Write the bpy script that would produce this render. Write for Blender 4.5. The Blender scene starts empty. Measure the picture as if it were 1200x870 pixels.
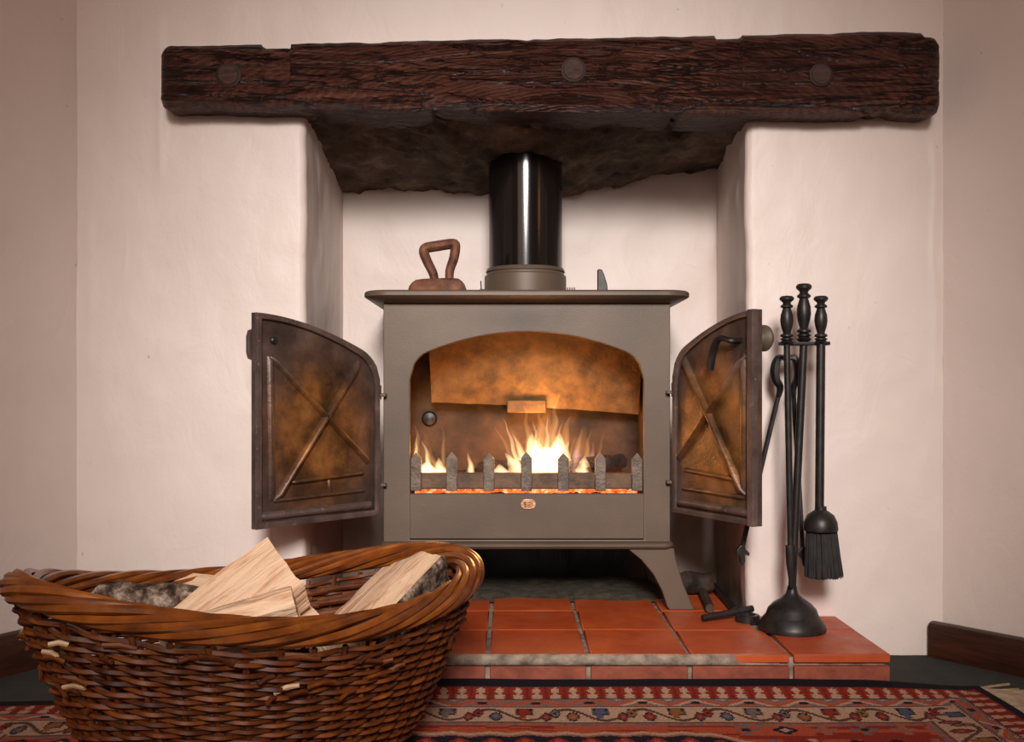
import bpy, bmesh, math, random
import numpy as np
from mathutils import Vector, Matrix, noise

random.seed(7)
R = math.radians
SC = bpy.context.scene
COL = SC.collection

# ------------------------------------------------------------------ camera
CAMZ = 0.455
FPX = 1190.0
VX, VY = 596.0, 460.0          # vanishing point of the depth direction in the 1200x870 frame
cam_d = bpy.data.cameras.new('camera')
cam_d.sensor_width = 36.0
cam_d.lens = FPX / 1200.0 * 36.0
cam_d.shift_x = (600.0 - VX) / 1200.0
cam_d.shift_y = (VY - 435.0) / 1200.0
cam_d.clip_start = 0.02
cam = bpy.data.objects.new('camera', cam_d)
cam.location = (0, 0, CAMZ)
cam.rotation_euler = (R(90), 0, 0)
COL.objects.link(cam)
SC.camera = cam

# ------------------------------------------------------------------ world, lamps, exposure
w = bpy.data.worlds.new('World')
SC.world = w
w.use_nodes = True
w.node_tree.nodes['Background'].inputs['Color'].default_value = (1.0, 0.50, 0.36, 1)
w.node_tree.nodes['Background'].inputs['Strength'].default_value = 0.07

def lamp(name, kind, loc, target, energy, color, **kw):
    d = bpy.data.lights.new(name, kind)
    d.energy = energy
    d.color = color
    for k, v in kw.items():
        setattr(d, k, v)
    o = bpy.data.objects.new(name, d)
    o.location = loc
    if target is not None:
        o.rotation_euler = (Vector(target) - Vector(loc)).to_track_quat('-Z', 'Y').to_euler()
    COL.objects.link(o)
    o['kind'] = 'helper'
    return o

# an added spot pooling light on the fireplace, a tall narrow window behind it, and a warm lamp on the right
lamp('added_pool_spot', 'SPOT', (0.05, -1.40, 1.64), (0.04, 1.80, 0.36), 520, (1.0, 0.965, 0.94), spot_size=R(34.5), spot_blend=1.0, shadow_soft_size=0.36)  # added spot; its soft cone lets the outer walls fall darker
lamp('window_light', 'AREA', (0.05, -1.65, 1.70), (0.03, 1.9, 0.85), 8, (1.0, 0.95, 0.92), shape='RECTANGLE', size=0.17, size_y=2.0)
lamp('added_wide_fill', 'AREA', (-0.45, -1.75, 1.70), (0.03, 1.9, 0.85), 16, (1.0, 0.70, 0.56), shape='RECTANGLE', size=2.2, size_y=1.5)  # added wide fill panel, gives the flue pipe its broad reflection
lamp('room_lamp_light', 'POINT', (1.35, 0.45, 1.15), None, 1.4, (1.0, 0.55, 0.28), shadow_soft_size=0.12)

SC.view_settings.view_transform = 'Standard'
SC.view_settings.look = 'None'
SC.view_settings.gamma = 1.0
SC.view_settings.use_curve_mapping = False
SC.view_settings.exposure = 0.0
SC.cycles.transparent_max_bounces = 64
SC.cycles.max_bounces = 8
SC.cycles.diffuse_bounces = 4
SC.cycles.sample_clamp_indirect = 6.0

# ------------------------------------------------------------------ helpers
def P(px, py, D):
    """A point of the place seen at a pixel, at depth D metres from the lens."""
    return Vector(((px - VX) * D / FPX, D, CAMZ - (py - VY) * D / FPX))

def S(r, g, b):
    f = lambda c: (c / 12.92 if c <= .04045 else ((c + .055) / 1.055) ** 2.4)
    return (f(r / 255), f(g / 255), f(b / 255), 1.0)

def lerp(a, b, t): return a + (b - a) * t
def smooth(t):
    t = max(0.0, min(1.0, t)); return t * t * (3 - 2 * t)

class NT:
    def __init__(s, name):
        s.m = bpy.data.materials.new(name); s.m.use_nodes = True
        s.t = s.m.node_tree; s.n = s.t.nodes; s.l = s.t.links
        s.b = s.n['Principled BSDF']
        s.tc = s.n.new('ShaderNodeTexCoord')
    def new(s, k, **kw):
        x = s.n.new(k)
        for a, v in kw.items():
            if hasattr(x, a): setattr(x, a, v)
            else: x.inputs[a].default_value = v
        return x
    def mapping(s, scale=(1, 1, 1), rot=(0, 0, 0), loc=(0, 0, 0), coord='Object', rand=False):
        mp = s.n.new('ShaderNodeMapping')
        mp.inputs['Scale'].default_value = scale; mp.inputs['Rotation'].default_value = rot
        mp.inputs['Location'].default_value = loc
        s.l.new(s.tc.outputs[coord], mp.inputs['Vector'])
        if rand:
            oi = s.n.new('ShaderNodeObjectInfo')
            ml = s.new('ShaderNodeMath', operation='MULTIPLY'); ml.inputs[1].default_value = 37.0
            s.l.new(oi.outputs['Random'], ml.inputs[0]); s.l.new(ml.outputs[0], mp.inputs['Location'])
        return mp.outputs[0]
    def noise(s, vec, scale, detail=4, rough=.55, dist=0):
        x = s.n.new('ShaderNodeTexNoise')
        x.inputs['Scale'].default_value = scale; x.inputs['Detail'].default_value = detail
        x.inputs['Roughness'].default_value = rough; x.inputs['Distortion'].default_value = dist
        s.l.new(vec, x.inputs['Vector']); return x.outputs['Fac']
    def ramp(s, fac, stops, interp='LINEAR'):
        x = s.n.new('ShaderNodeValToRGB'); cr = x.color_ramp; cr.interpolation = interp
        while len(cr.elements) < len(stops): cr.elements.new(.5)
        for e, (p, c) in zip(cr.elements, stops):
            e.position = p; e.color = c if len(c) == 4 else (*c, 1)
        s.l.new(fac, x.inputs['Fac']); return x.outputs['Color']
    def mix(s, fac, a, b, mode='MIX'):
        x = s.n.new('ShaderNodeMix'); x.data_type = 'RGBA'; x.blend_type = mode
        for sock, v in ((x.inputs[0], fac), (x.inputs[6], a), (x.inputs[7], b)):
            if hasattr(v, 'is_linked') or hasattr(v, 'links'): s.l.new(v, sock)
            elif isinstance(v, (int, float)): sock.default_value = v
            else: sock.default_value = v if len(v) == 4 else (*v, 1)
        return x.outputs[2]
    def math(s, op, a, b=0.0):
        x = s.new('ShaderNodeMath', operation=op)
        for i, v in ((0, a), (1, b)):
            if isinstance(v, (int, float)): x.inputs[i].default_value = v
            else: s.l.new(v, x.inputs[i])
        return x.outputs[0]
    def bump(s, h, strength, dist=.01, prev=None):
        x = s.n.new('ShaderNodeBump'); x.inputs['Strength'].default_value = strength
        x.inputs['Distance'].default_value = dist; s.l.new(h, x.inputs['Height'])
        if prev is not None: s.l.new(prev, x.inputs['Normal'])
        return x.outputs['Normal']
    def done(s, color=None, rough=None, normal=None, metal=0, spec=None, coat=0):
        for nm, v in (('Base Color', color), ('Roughness', rough), ('Normal', normal)):
            if v is None: continue
            if hasattr(v, 'links'): s.l.new(v, s.b.inputs[nm])
            else: s.b.inputs[nm].default_value = v
        s.b.inputs['Metallic'].default_value = metal
        if spec is not None: s.b.inputs['Specular IOR Level'].default_value = spec
        if coat: s.b.inputs['Coat Weight'].default_value = coat; s.b.inputs['Coat Roughness'].default_value = .2
        return s.m

M = {}
def simple(name, c1, c2, scale, rough=.6, bump=0.2, bscale=None, bdist=.003, metal=0, stretch=(1, 1, 1), rand=False, spec=None, lo=.35, hi=.65, c3=None):
    n = NT(name)
    v = n.mapping(stretch, rand=rand)
    f = n.noise(v, scale, 6, .6)
    st = [(lo, c1), (hi, c2)] if c3 is None else [(lo, c1), ((lo + hi) / 2, c3), (hi, c2)]
    c = n.ramp(f, st)
    nb = n.bump(n.noise(v, bscale or scale * 4, 5, .6), bump, bdist) if bump else None
    M[name] = n.done(c, rough, nb, metal, spec)
    return M[name]

# --- plaster
n = NT('plaster')
v = n.mapping()
big = n.noise(v, 3.0, 5, .6); mid = n.noise(v, 22, 5, .6); fine = n.noise(v, 160, 3, .6)
vt = n.mapping((3, 3, 1.6)); trow = n.noise(vt, 4.0, 5, .55, 1.2)
c = n.ramp(big, [(.3, S(229, 212, 202)), (.7, S(238, 221, 211))])
spots = n.ramp(n.noise(v, 60, 1, .4), [(.17, (1, 1, 1, 1)), (.20, (0, 0, 0, 1))])
c = n.mix(n.math('MULTIPLY', spots, .3), c, S(150, 120, 100))
sp = n.new('ShaderNodeSeparateXYZ'); n.l.new(n.tc.outputs['Object'], sp.inputs[0])
mr = lambda val, a0, a1: (lambda x: (n.l.new(val, x.inputs[0]), x.outputs[0])[1])(n.new('ShaderNodeMapRange', **{'From Min': a0, 'From Max': a1}))
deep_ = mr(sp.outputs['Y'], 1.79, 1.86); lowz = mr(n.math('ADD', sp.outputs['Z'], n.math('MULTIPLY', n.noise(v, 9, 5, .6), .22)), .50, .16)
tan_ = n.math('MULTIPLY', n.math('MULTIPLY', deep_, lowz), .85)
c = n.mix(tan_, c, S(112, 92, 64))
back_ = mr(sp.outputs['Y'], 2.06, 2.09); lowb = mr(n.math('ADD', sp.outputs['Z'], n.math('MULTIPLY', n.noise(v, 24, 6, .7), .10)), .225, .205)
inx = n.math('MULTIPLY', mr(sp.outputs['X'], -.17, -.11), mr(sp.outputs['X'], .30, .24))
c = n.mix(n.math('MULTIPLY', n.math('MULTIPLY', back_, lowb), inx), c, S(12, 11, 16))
b1 = n.bump(trow, .30, .010); b2 = n.bump(mid, .40, .004, b1); b3 = n.bump(fine, .15, .001, b2)
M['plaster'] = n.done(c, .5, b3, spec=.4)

# --- sooty stone above the fire
n = NT('sooty_stone')
v = n.mapping(); f = n.noise(v, 9, 8, .65); g = n.noise(v, 38, 6, .7)
c = n.ramp(f, [(.3, S(46, 38, 31)), (.52, S(104, 87, 74)), (.72, S(158, 138, 120))])
c = n.mix(n.ramp(g, [(.62, (0, 0, 0, 1)), (.72, (.7, .7, .7, 1))]), c, S(176, 156, 138))
M['sooty_stone'] = n.done(c, .8, n.bump(g, .8, .012, n.bump(f, .8, .03)), spec=.2)

# --- old beam
n = NT('old_oak')
v = n.mapping((1.2, 8, 13)); f = n.noise(v, 5, 9, .68, .7)
v2 = n.mapping((1, 1, 1)); g = n.noise(v2, 6, 4, .6)
wv = n.new('ShaderNodeTexWave', wave_type='RINGS', rings_direction='SPHERICAL')
mpw = n.mapping((2.0, 5, 7.5), loc=(-.22, -8.6, -6.9))
n.l.new(mpw, wv.inputs['Vector']); wv.inputs['Scale'].default_value = 9.0; wv.inputs['Distortion'].default_value = 7
wv.inputs['Detail'].default_value = 5; wv.inputs['Detail Scale'].default_value = .9; wv.inputs['Detail Roughness'].default_value = .65
vv = n.mapping((46, 8, 10)); chk = n.noise(vv, 1.6, 6, .7, .6)
h = n.mix(.18, f, wv.outputs['Fac']); h = n.mix(.22, h, chk)
ck = n.noise(n.mapping((1.6, 6, 17), loc=(3, 1, 2)), 2.6, 6, .6, 1.6)
ck = n.ramp(ck, [(.455, (1, 1, 1, 1)), (.485, (0, 0, 0, 1)), (.50, (0, 0, 0, 1)), (.53, (1, 1, 1, 1))])
h = n.mix(.55, h, ck, 'MULTIPLY')
c = n.ramp(h, [(.22, S(11, 5, 3)), (.34, S(50, 25, 17)), (.52, S(98, 53, 38)), (.75, S(132, 84, 64))])
c = n.mix(n.ramp(g, [(.4, (.0, .0, .0, 1)), (.7, (.8, .8, .8, 1))]), c, S(62, 26, 17))
M['old_oak'] = n.done(c, n.ramp(f, [(.3, (.26, .26, .26, 1)), (.7, (.46, .46, .46, 1))]), n.bump(h, 1.0, .014, n.bump(f, .6, .006)), spec=.5)
simple('peg_wood', S(44, 25, 19), S(80, 48, 38), 60, .75, .4, stretch=(1, 1, 5))
simple('base_wood', S(38, 17, 10), S(74, 38, 22), 9, .4, .25, stretch=(1, 1, 9))

# --- hearth
n = NT('quarry_tile')
v = n.mapping(rand=True); f = n.noise(v, 14, 6, .6); g = n.noise(v, 120, 4, .6)
oi = n.new('ShaderNodeObjectInfo')
c = n.ramp(f, [(.3, S(170, 68, 28)), (.7, S(196, 88, 40))])
c = n.mix(n.math('MULTIPLY', oi.outputs['Random'], .35), c, S(150, 58, 30))
v0 = n.mapping()
dirt = n.noise(v0, 26, 6, .65)
c = n.mix(n.ramp(dirt, [(.6, (0, 0, 0, 1)), (.78, (.5, .5, .5, 1))]), c, S(110, 92, 78))
M['quarry_tile'] = n.done(c, n.ramp(dirt, [(.3, (.34, .34, .34, 1)), (.7, (.6, .6, .6, 1))]), n.bump(g, .15, .002))
simple('riser_clay', S(116, 52, 34), S(150, 74, 50), 30, .6, .25)
simple('mortar', S(98, 84, 72), S(165, 146, 128), 45, .9, .5, bdist=.004)
simple('ash', S(46, 39, 30), S(82, 72, 56), 60, .95, .5)

# --- metals
n = NT('stove_iron')
v = n.mapping(); f = n.noise(v, 6, 5, .6); g = n.noise(v, 420, 2, .5)
c = n.ramp(f, [(.3, S(86, 71, 58)), (.7, S(104, 86, 71))])
vm = n.new('ShaderNodeVectorMath', operation='DISTANCE'); n.l.new(n.mapping((.45, 1, 1.6)), vm.inputs[0]); vm.inputs[1].default_value = (.03 * .45, 1.81, .588 * 1.6)
sm = n.math('ADD', vm.outputs['Value'], n.math('MULTIPLY', n.noise(v, 18, 5, .6), .05))
c = n.mix(n.ramp(sm, [(.03, (.4, .4, .4, 1)), (.075, (0, 0, 0, 1))]), c, S(44, 36, 24))
scr = n.noise(n.mapping((7, 1, 60)), 3, 3, .5, 2.0)
c = n.mix(n.ramp(scr, [(.72, (0, 0, 0, 1)), (.76, (.25, .25, .25, 1))]), c, S(140, 132, 116))
M['stove_iron'] = n.done(c, .5, n.bump(g, .25, .0008), .15)
def door_metal(name, cx, cy, cz):
    n = NT(name)
    v = n.mapping(); f = n.noise(v, 13, 7, .62); g = n.noise(v, 160, 4, .6); k = n.noise(v, 60, 5, .7)
    cold = n.ramp(f, [(.3, S(46, 36, 33)), (.5, S(82, 66, 60)), (.72, S(112, 94, 86))])
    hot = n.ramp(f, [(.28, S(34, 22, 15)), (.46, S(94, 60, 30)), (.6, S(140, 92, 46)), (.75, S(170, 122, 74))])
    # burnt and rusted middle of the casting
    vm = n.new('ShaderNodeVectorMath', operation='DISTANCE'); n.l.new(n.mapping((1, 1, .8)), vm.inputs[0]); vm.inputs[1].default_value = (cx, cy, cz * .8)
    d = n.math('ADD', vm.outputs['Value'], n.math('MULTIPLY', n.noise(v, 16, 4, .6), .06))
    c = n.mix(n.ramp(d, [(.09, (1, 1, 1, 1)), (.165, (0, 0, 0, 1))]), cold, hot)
    c = n.mix(n.ramp(k, [(.66, (0, 0, 0, 1)), (.74, (.7, .7, .7, 1))]), c, S(166, 138, 116))
    M[name] = n.done(c, .42, n.bump(g, .4, .002), .35)
door_metal('door_iron_left', -.315, 1.695, .385); door_metal('door_iron_right', .345, 1.695, .385)
n = NT('door_rim')
v = n.mapping(); f = n.noise(v, 22, 7, .62); k = n.noise(v, 90, 5, .7)
c = n.ramp(f, [(.3, S(66, 54, 50)), (.6, S(104, 86, 80)), (.75, S(130, 108, 98))])
c = n.mix(n.ramp(k, [(.62, (0, 0, 0, 1)), (.7, (.8, .8, .8, 1))]), c, S(168, 142, 124))
M['door_rim'] = n.done(c, .45, n.bump(k, .4, .002), .3)
simple('black_iron', S(32, 28, 27), S(50, 45, 43), 60, .42, .12, metal=.3, bdist=.001)
simple('rusty_iron', S(78, 48, 34), S(138, 88, 62), 40, .75, .5, c3=S(110, 68, 48))
simple('sooty_iron', S(30, 22, 18), S(78, 52, 34), 18, .7, .5)
simple('hot_baffle', S(84, 58, 30), S(136, 96, 50), 26, .65, .6, bscale=150)
simple('firebrick', S(40, 29, 21), S(84, 60, 40), 16, .85, .5)
simple('guard_iron', S(66, 46, 32), S(118, 84, 58), 30, .6, .4)
simple('bar_iron', S(84, 72, 62), S(122, 106, 92), 70, .5, .3, metal=.4)
n = NT('enamel_pipe')
M['enamel_pipe'] = n.done(S(26, 22, 20), .13, n.bump(n.noise(n.mapping((1, 1, .3)), 30, 2), .03, .002), .25, .6)
simple('brass', S(196, 140, 104), S(230, 180, 140), 90, .35, .2, metal=.6)
simple('bristle', S(16, 14, 14), S(38, 33, 31), 50, .7, 0)

# --- wicker, wood, bark
n = NT('wicker')
v = n.mapping((1, 1, 1), rand=True); f = n.noise(v, 30, 4, .6)
oi = n.new('ShaderNodeObjectInfo')
c = n.ramp(f, [(.25, S(40, 17, 7)), (.5, S(98, 47, 16)), (.75, S(142, 78, 28))])
c = n.mix(n.math('MULTIPLY', oi.outputs['Random'], .55), c, S(52, 24, 12))
M['wicker'] = n.done(c, .46, n.bump(n.noise(v, 220, 2), .2, .001), spec=.18)
n = NT('rim_wicker')
v = n.mapping((1, 1, 1), rand=True); f = n.noise(v, 18, 5, .6)
oi = n.new('ShaderNodeObjectInfo')
c = n.ramp(f, [(.28, S(62, 27, 9)), (.5, S(128, 66, 20)), (.75, S(168, 98, 34))])
c = n.mix(n.math('MULTIPLY', oi.outputs['Random'], .4), c, S(70, 34, 16))
M['rim_wicker'] = n.done(c, .30, n.bump(n.noise(v, 160, 2), .25, .001), spec=.5)
simple('dark_wicker', S(26, 12, 6), S(46, 22, 11), 40, .7, .3)
simple('pale_twig', S(168, 128, 92), S(206, 170, 132), 40, .6, .3)
n = NT('split_wood')
v = n.mapping((22, 22, 2.2), rand=True); f = n.noise(v, 5, 6, .6, .4)
c = n.ramp(f, [(.2, S(140, 92, 62)), (.36, S(196, 148, 112)), (.5, S(226, 188, 154)), (.8, S(236, 204, 172))])
M['split_wood'] = n.done(c, .7, n.bump(f, .9, .006), spec=.25)
n = NT('bark')
v = n.mapping((1, 1, .7), rand=True); f = n.noise(v, 58, 8, .7); g = n.noise(v, 190, 5, .7)
c = n.ramp(f, [(.36, S(26, 19, 15)), (.46, S(76, 58, 46)), (.55, S(128, 108, 92)), (.66, S(192, 170, 150))])
M['bark'] = n.done(c, .85, n.bump(g, .6, .003, n.bump(f, .8, .006)), spec=.2)
simple('inner_bark', S(120, 66, 36), S(164, 98, 58), 40, .7, .4)
simple('charred_log', S(16, 12, 10), S(60, 40, 28), 40, .9, .8, bdist=.008)

# --- carpet
n = NT('carpet')
v = n.mapping(); f = n.noise(v, 420, 3, .7); g = n.noise(v, 30, 3, .5)
c = n.mix(.5, n.ramp(f, [(.3, S(44, 45, 42)), (.7, S(92, 92, 85))]), n.ramp(g, [(.3, S(58, 60, 56)), (.7, S(74, 76, 71))]))
M['carpet'] = n.done(c, .95, n.bump(f, .9, .004), spec=.1)
# --- rug (its woven pattern is stored knot by knot)
n = NT('rug_wool')
at = n.new('ShaderNodeVertexColor', layer_name='knots')
f = n.noise(n.mapping(), 700, 2, .6)
c = n.mix(n.math('MULTIPLY', f, .5), at.outputs['Color'], (.02, .015, .015, 1))
M['rug_wool'] = n.done(c, .95, n.bump(f, .8, .003), spec=.1)
simple('fringe_cotton', S(150, 128, 104), S(190, 166, 138), 80, .9, .3)

def emitter(name, color, strength):
    m = bpy.data.materials.new(name); m.use_nodes = True
    b = m.node_tree.nodes['Principled BSDF']
    b.inputs['Emission Color'].default_value = (*color, 1); b.inputs['Emission Strength'].default_value = strength
    b.inputs['Base Color'].default_value = (.05, .02, .01, 1)
    M[name] = m; return m
n = NT('embers')
f = n.noise(n.mapping(), 75, 5, .6)
c = n.ramp(f, [(.3, (.25, .01, .002, 1)), (.5, (1, .16, .03, 1)), (.68, (1, .55, .25, 1))])
n.l.new(c, n.b.inputs['Emission Color']); n.b.inputs['Emission Strength'].default_value = 1.6
M['embers'] = n.done((.03, .02, .02, 1), .9)

def flame_mat(name, color, strength):
    m = bpy.data.materials.new(name); m.use_nodes = True
    t = m.node_tree; t.nodes.clear()
    o = t.nodes.new('ShaderNodeOutputMaterial'); e = t.nodes.new('ShaderNodeEmission')
    e.inputs['Color'].default_value = (*color, 1); e.inputs['Strength'].default_value = strength
    t.links.new(e.outputs[0], o.inputs['Volume'])
    try: m.cycles.homogeneous_volume = True
    except Exception: pass
    M[name] = m
flame_mat('flame_core', (1.0, .62, .30), 95)
flame_mat('flame_tip', (1.0, .50, .17), 22)
flame_mat('flame_violet', (.50, .32, .9), 15)
flame_mat('flame_haze', (1.0, .42, .12), 6)

# ------------------------------------------------------------------ mesh building
class MB:
    def __init__(s): s.v = []; s.f = []
    def add(s, vs, fs):
        o = len(s.v); s.v += [tuple(x) for x in vs]; s.f += [tuple(i + o for i in f) for f in fs]; return s
    def box(s, a, b, bev=0.0):
        x0, y0, z0 = a; x1, y1, z1 = b
        if bev <= 0:
            vs = [(x, y, z) for x in (x0, x1) for y in (y0, y1) for z in (z0, z1)]
            return s.add(vs, [(0, 1, 3, 2), (4, 6, 7, 5), (0, 4, 5, 1), (2, 3, 7, 6), (0, 2, 6, 4), (1, 5, 7, 3)])
        bm = bmesh.new(); bmesh.ops.create_cube(bm, size=1)
        for q in bm.verts:
            q.co = ((x0 + x1) / 2 + q.co.x * (x1 - x0), (y0 + y1) / 2 + q.co.y * (y1 - y0), (z0 + z1) / 2 + q.co.z * (z1 - z0))
        bmesh.ops.bevel(bm, geom=bm.edges[:], offset=bev, segments=1, affect='EDGES')
        return s.addbm(bm)
    def addbm(s, bm):
        bm.verts.index_update()
        s.add([q.co[:] for q in bm.verts], [[q.index for q in f.verts] for f in bm.faces]); bm.free(); return s
    def tube(s, pts, rad, sides=8, closed=False, caps=True, flat=1.0, up=None):
        pts = [Vector(p) for p in pts]; n_ = len(pts)
        rads = rad if isinstance(rad, (list, tuple)) else [rad] * n_
        def tan(i):
            if closed: return (pts[(i + 1) % n_] - pts[i - 1]).normalized()
            return (pts[min(i + 1, n_ - 1)] - pts[max(i - 1, 0)]).normalized()
        t = tan(0)
        u = Vector(up) if up is not None else (Vector((0, 0, 1)) if abs(t.z) < .9 else Vector((1, 0, 0)))
        vs = []; fs = []
        for i in range(n_):
            t = tan(i)
            u = (u - t * u.dot(t))
            u = u.normalized() if u.length > 1e-6 else t.orthogonal().normalized()
            b = t.cross(u)
            for k in range(sides):
                a = 2 * math.pi * (k + .5) / sides
                vs.append(pts[i] + (u * math.cos(a) * flat + b * math.sin(a)) * rads[i])
        m = n_ if closed else n_ - 1
        for i in range(m):
            j = (i + 1) % n_
            for k in range(sides):
                q = (k + 1) % sides
                fs.append((i * sides + k, i * sides + q, j * sides + q, j * sides + k))
        if caps and not closed:
            fs.append(tuple(range(sides))[::-1]); fs.append(tuple((n_ - 1) * sides + k for k in range(sides)))
        return s.add(vs, fs)
    def lathe(s, prof, c, seg=32, axis=None):
        """prof: (radius, height) pairs from bottom to top about the point c (axis: direction, default up)"""
        ax = Vector(axis).normalized() if axis is not None else Vector((0, 0, 1))
        u = ax.orthogonal().normalized(); b = ax.cross(u); c = Vector(c)
        vs = []; fs = []
        for r, h in prof:
            for k in range(seg):
                a = 2 * math.pi * k / seg
                vs.append(c + ax * h + (u * math.cos(a) + b * math.sin(a)) * max(r, 1e-5))
        for i in range(len(prof) - 1):
            for k in range(seg):
                q = (k + 1) % seg
                fs.append((i * seg + k, i * seg + q, (i + 1) * seg + q, (i + 1) * seg + k))
        fs.append(tuple(range(seg))[::-1]); fs.append(tuple((len(prof) - 1) * seg + k for k in range(seg)))
        return s.add(vs, fs)
    def plate(s, outlines, depth, bevel=0.0, o=(0, 0, 0), ux=(1, 0, 0), uz=(0, 0, 1)):
        cu = bpy.data.curves.new('tmp', 'CURVE'); cu.dimensions = '2D'; cu.fill_mode = 'BOTH'
        cu.extrude = max(depth / 2 - bevel, 1e-5); cu.bevel_depth = bevel; cu.bevel_resolution = 1
        if bevel: cu.offset = -bevel
        for ol in outlines:
            sp = cu.splines.new('POLY'); sp.points.add(len(ol) - 1)
            for q, (a, b) in zip(sp.points, ol): q.co = (a, b, 0, 1)
            sp.use_cyclic_u = True
        ob = bpy.data.objects.new('tmp', cu)
        me = bpy.data.meshes.new_from_object(ob)
        ux = Vector(ux); uz = Vector(uz); un = ux.cross(uz); o = Vector(o)
        vs = [o + ux * q.co.x + uz * q.co.y + un * q.co.z for q in me.vertices]
        fs = [tuple(p.vertices) for p in me.polygons]
        bpy.data.objects.remove(ob); bpy.data.curves.remove(cu); bpy.data.meshes.remove(me)
        return s.add(vs, fs)
    def grid(s, fn, nu, nv, skip=None):
        o = len(s.v)
        for i in range(nu + 1):
            for j in range(nv + 1): s.v.append(tuple(fn(i / nu, j / nv)))
        for i in range(nu):
            for j in range(nv):
                if skip and skip(i, j): continue
                a = o + i * (nv + 1) + j
                s.f.append((a, a + nv + 1, a + nv + 2, a + 1))
        return s
    def build(s, name, material, parent=None, sharp=38, weld=False, **tags):
        me = bpy.data.meshes.new(name); me.from_pydata(s.v, [], s.f)
        bm = bmesh.new(); bm.from_mesh(me)
        if weld: bmesh.ops.remove_doubles(bm, verts=bm.verts[:], dist=1e-5)
        bmesh.ops.recalc_face_normals(bm, faces=bm.faces[:])
        bm.to_mesh(me); bm.free()
        me.polygons.foreach_set('use_smooth', [True] * len(me.polygons))
        me.set_sharp_from_angle(angle=R(sharp))
        return link(name, me, material, parent, **tags)

def link(name, me, material, parent=None, **tags):
    o = bpy.data.objects.new(name, me)
    if material is not None and not me.materials: me.materials.append(M[material] if isinstance(material, str) else material)
    COL.objects.link(o)
    if parent is not None: adopt(o, parent)
    for k, v_ in tags.items(): o[k] = v_
    return o

def world_of(o):
    m = o.matrix_basis.copy()
    return world_of(o.parent) @ o.matrix_parent_inverse @ m if o.parent else m
def adopt(o, parent):
    o.parent = parent; o.matrix_parent_inverse = world_of(parent).inverted()

def thing(name, loc, label, category, group=None):
    o = bpy.data.objects.new(name, None); o.empty_display_size = .05; o.location = loc
    COL.objects.link(o); o['label'] = label; o['category'] = category
    if group: o['group'] = group
    return o

def cat(pts, n_):
    """Catmull-Rom through points"""
    pts = [Vector(p) for p in pts]; out = []
    for i in range(len(pts) - 1):
        a = pts[max(i - 1, 0)]; b = pts[i]; c = pts[i + 1]; d = pts[min(i + 2, len(pts) - 1)]
        for k in range(n_):
            t = k / n_
            out.append(.5 * ((2 * b) + (c - a) * t + (2 * a - 5 * b + 4 * c - d) * t * t + (3 * b - a - 3 * c + d) * t ** 3))
    out.append(pts[-1]); return out
def N(x, y, z): return noise.noise(Vector((x, y, z)))
def FR(x, y, z, o=4): return noise.fractal(Vector((x, y, z)), .8, 2.1, o)

# ------------------------------------------------------------------ the setting
YB = 1.757                     # front of the chimney breast
NX0, NX1 = -.3516, .412        # fireplace opening
YN = 2.12                      # back of the opening
BX0, BX1 = -.747, .752         # ends of the breast
H = .068                       # top of the hearth
NTOP = .955

fl = MB(); fl.grid(lambda u, v_: (lerp(-2.6, 2.6, u), lerp(-2.2, 2.25, v_), 0), 4, 4)
fl.build('floor', 'carpet', kind='structure', label='dark green-grey fitted carpet showing beside the rug')

def ridge(x, z, x0, w_, z0, z1, a, k): return a * math.exp(-((x - x0 - .010 * N(z * 6, k, 1)) / w_) ** 2) * smooth((z - z0) / .08) * smooth((z1 - z) / .08) * (.4 + .6 * abs(N(z * 14, k, 2)))
def wob(x, z): return -ridge(x, z, .735, .006, .45, .92, .005, 1.5) - ridge(x, z, -.600, .008, .80, 1.13, .006, 2.5) - ridge(x, z, -.725, .009, .45, .83, .003, 3.5) - ridge(x, z, -.665, .004, .62, .76, .003, 5.5) + .0035 * FR(x * 5, z * 4, 1.3, 3) + .0012 * FR(x * 22, z * 14, 4.1, 3)
def edge_round(d, r=.013):
    return r - math.sqrt(max(0, r * r - (r - d) ** 2)) if d < r else 0.0
def nedge(z, side):
    return (.004 * N(z * 7, side * 3.1, 0) + .0015 * N(z * 31, side * 5.7, 2))
xs = sorted(set([round(x, 4) for x in np.arange(-.744, -.58, .0035)] + [round(x, 4) for x in np.arange(.715, .75, .0035)] + [round(x, 4) for x in np.linspace(BX0, NX0, 42)] + [NX0 - .010, NX0 - .006, NX0 - .003, NX0 - .001] +
                [round(x, 4) for x in np.linspace(NX0, NX1, 60)] + [NX1 + .010, NX1 + .006, NX1 + .003, NX1 + .001] + [round(x, 4) for x in np.linspace(NX1, BX1, 38)]))
zs = [round(z, 4) for z in np.linspace(0, NTOP, 70)] + [round(z, 4) for z in np.linspace(NTOP, 2.1, 60)][1:]
def front(x, z):
    y = YB + wob(x, z); xx = x
    if z <= NTOP + 1e-6:
        if x <= NX0 + 1e-6 and NX0 - x < .05: y += edge_round(NX0 - x); xx = x + nedge(z, 0) * (1 - (NX0 - x) / .05)
        if x >= NX1 - 1e-6 and x - NX1 < .05: y += edge_round(x - NX1); xx = x + nedge(z, 1) * (1 - (x - NX1) / .05)
    # rounded outer ends
    y += -.02 * smooth((x - (BX1 - .02)) / .02) * 0
    return (xx, y, z)
wf = MB()
idx = {}
for i, x in enumerate(xs):
    for j, z in enumerate(zs):
        idx[i, j] = len(wf.v); wf.v.append(front(x, z))
for i in range(len(xs) - 1):
    for j in range(len(zs) - 1):
        xm = (xs[i] + xs[i + 1]) / 2; zm = (zs[j] + zs[j + 1]) / 2
        if NX0 < xm < NX1 and zm < NTOP: continue
        wf.f.append((idx[i, j], idx[i + 1, j], idx[i + 1, j + 1], idx[i, j + 1]))
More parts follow.
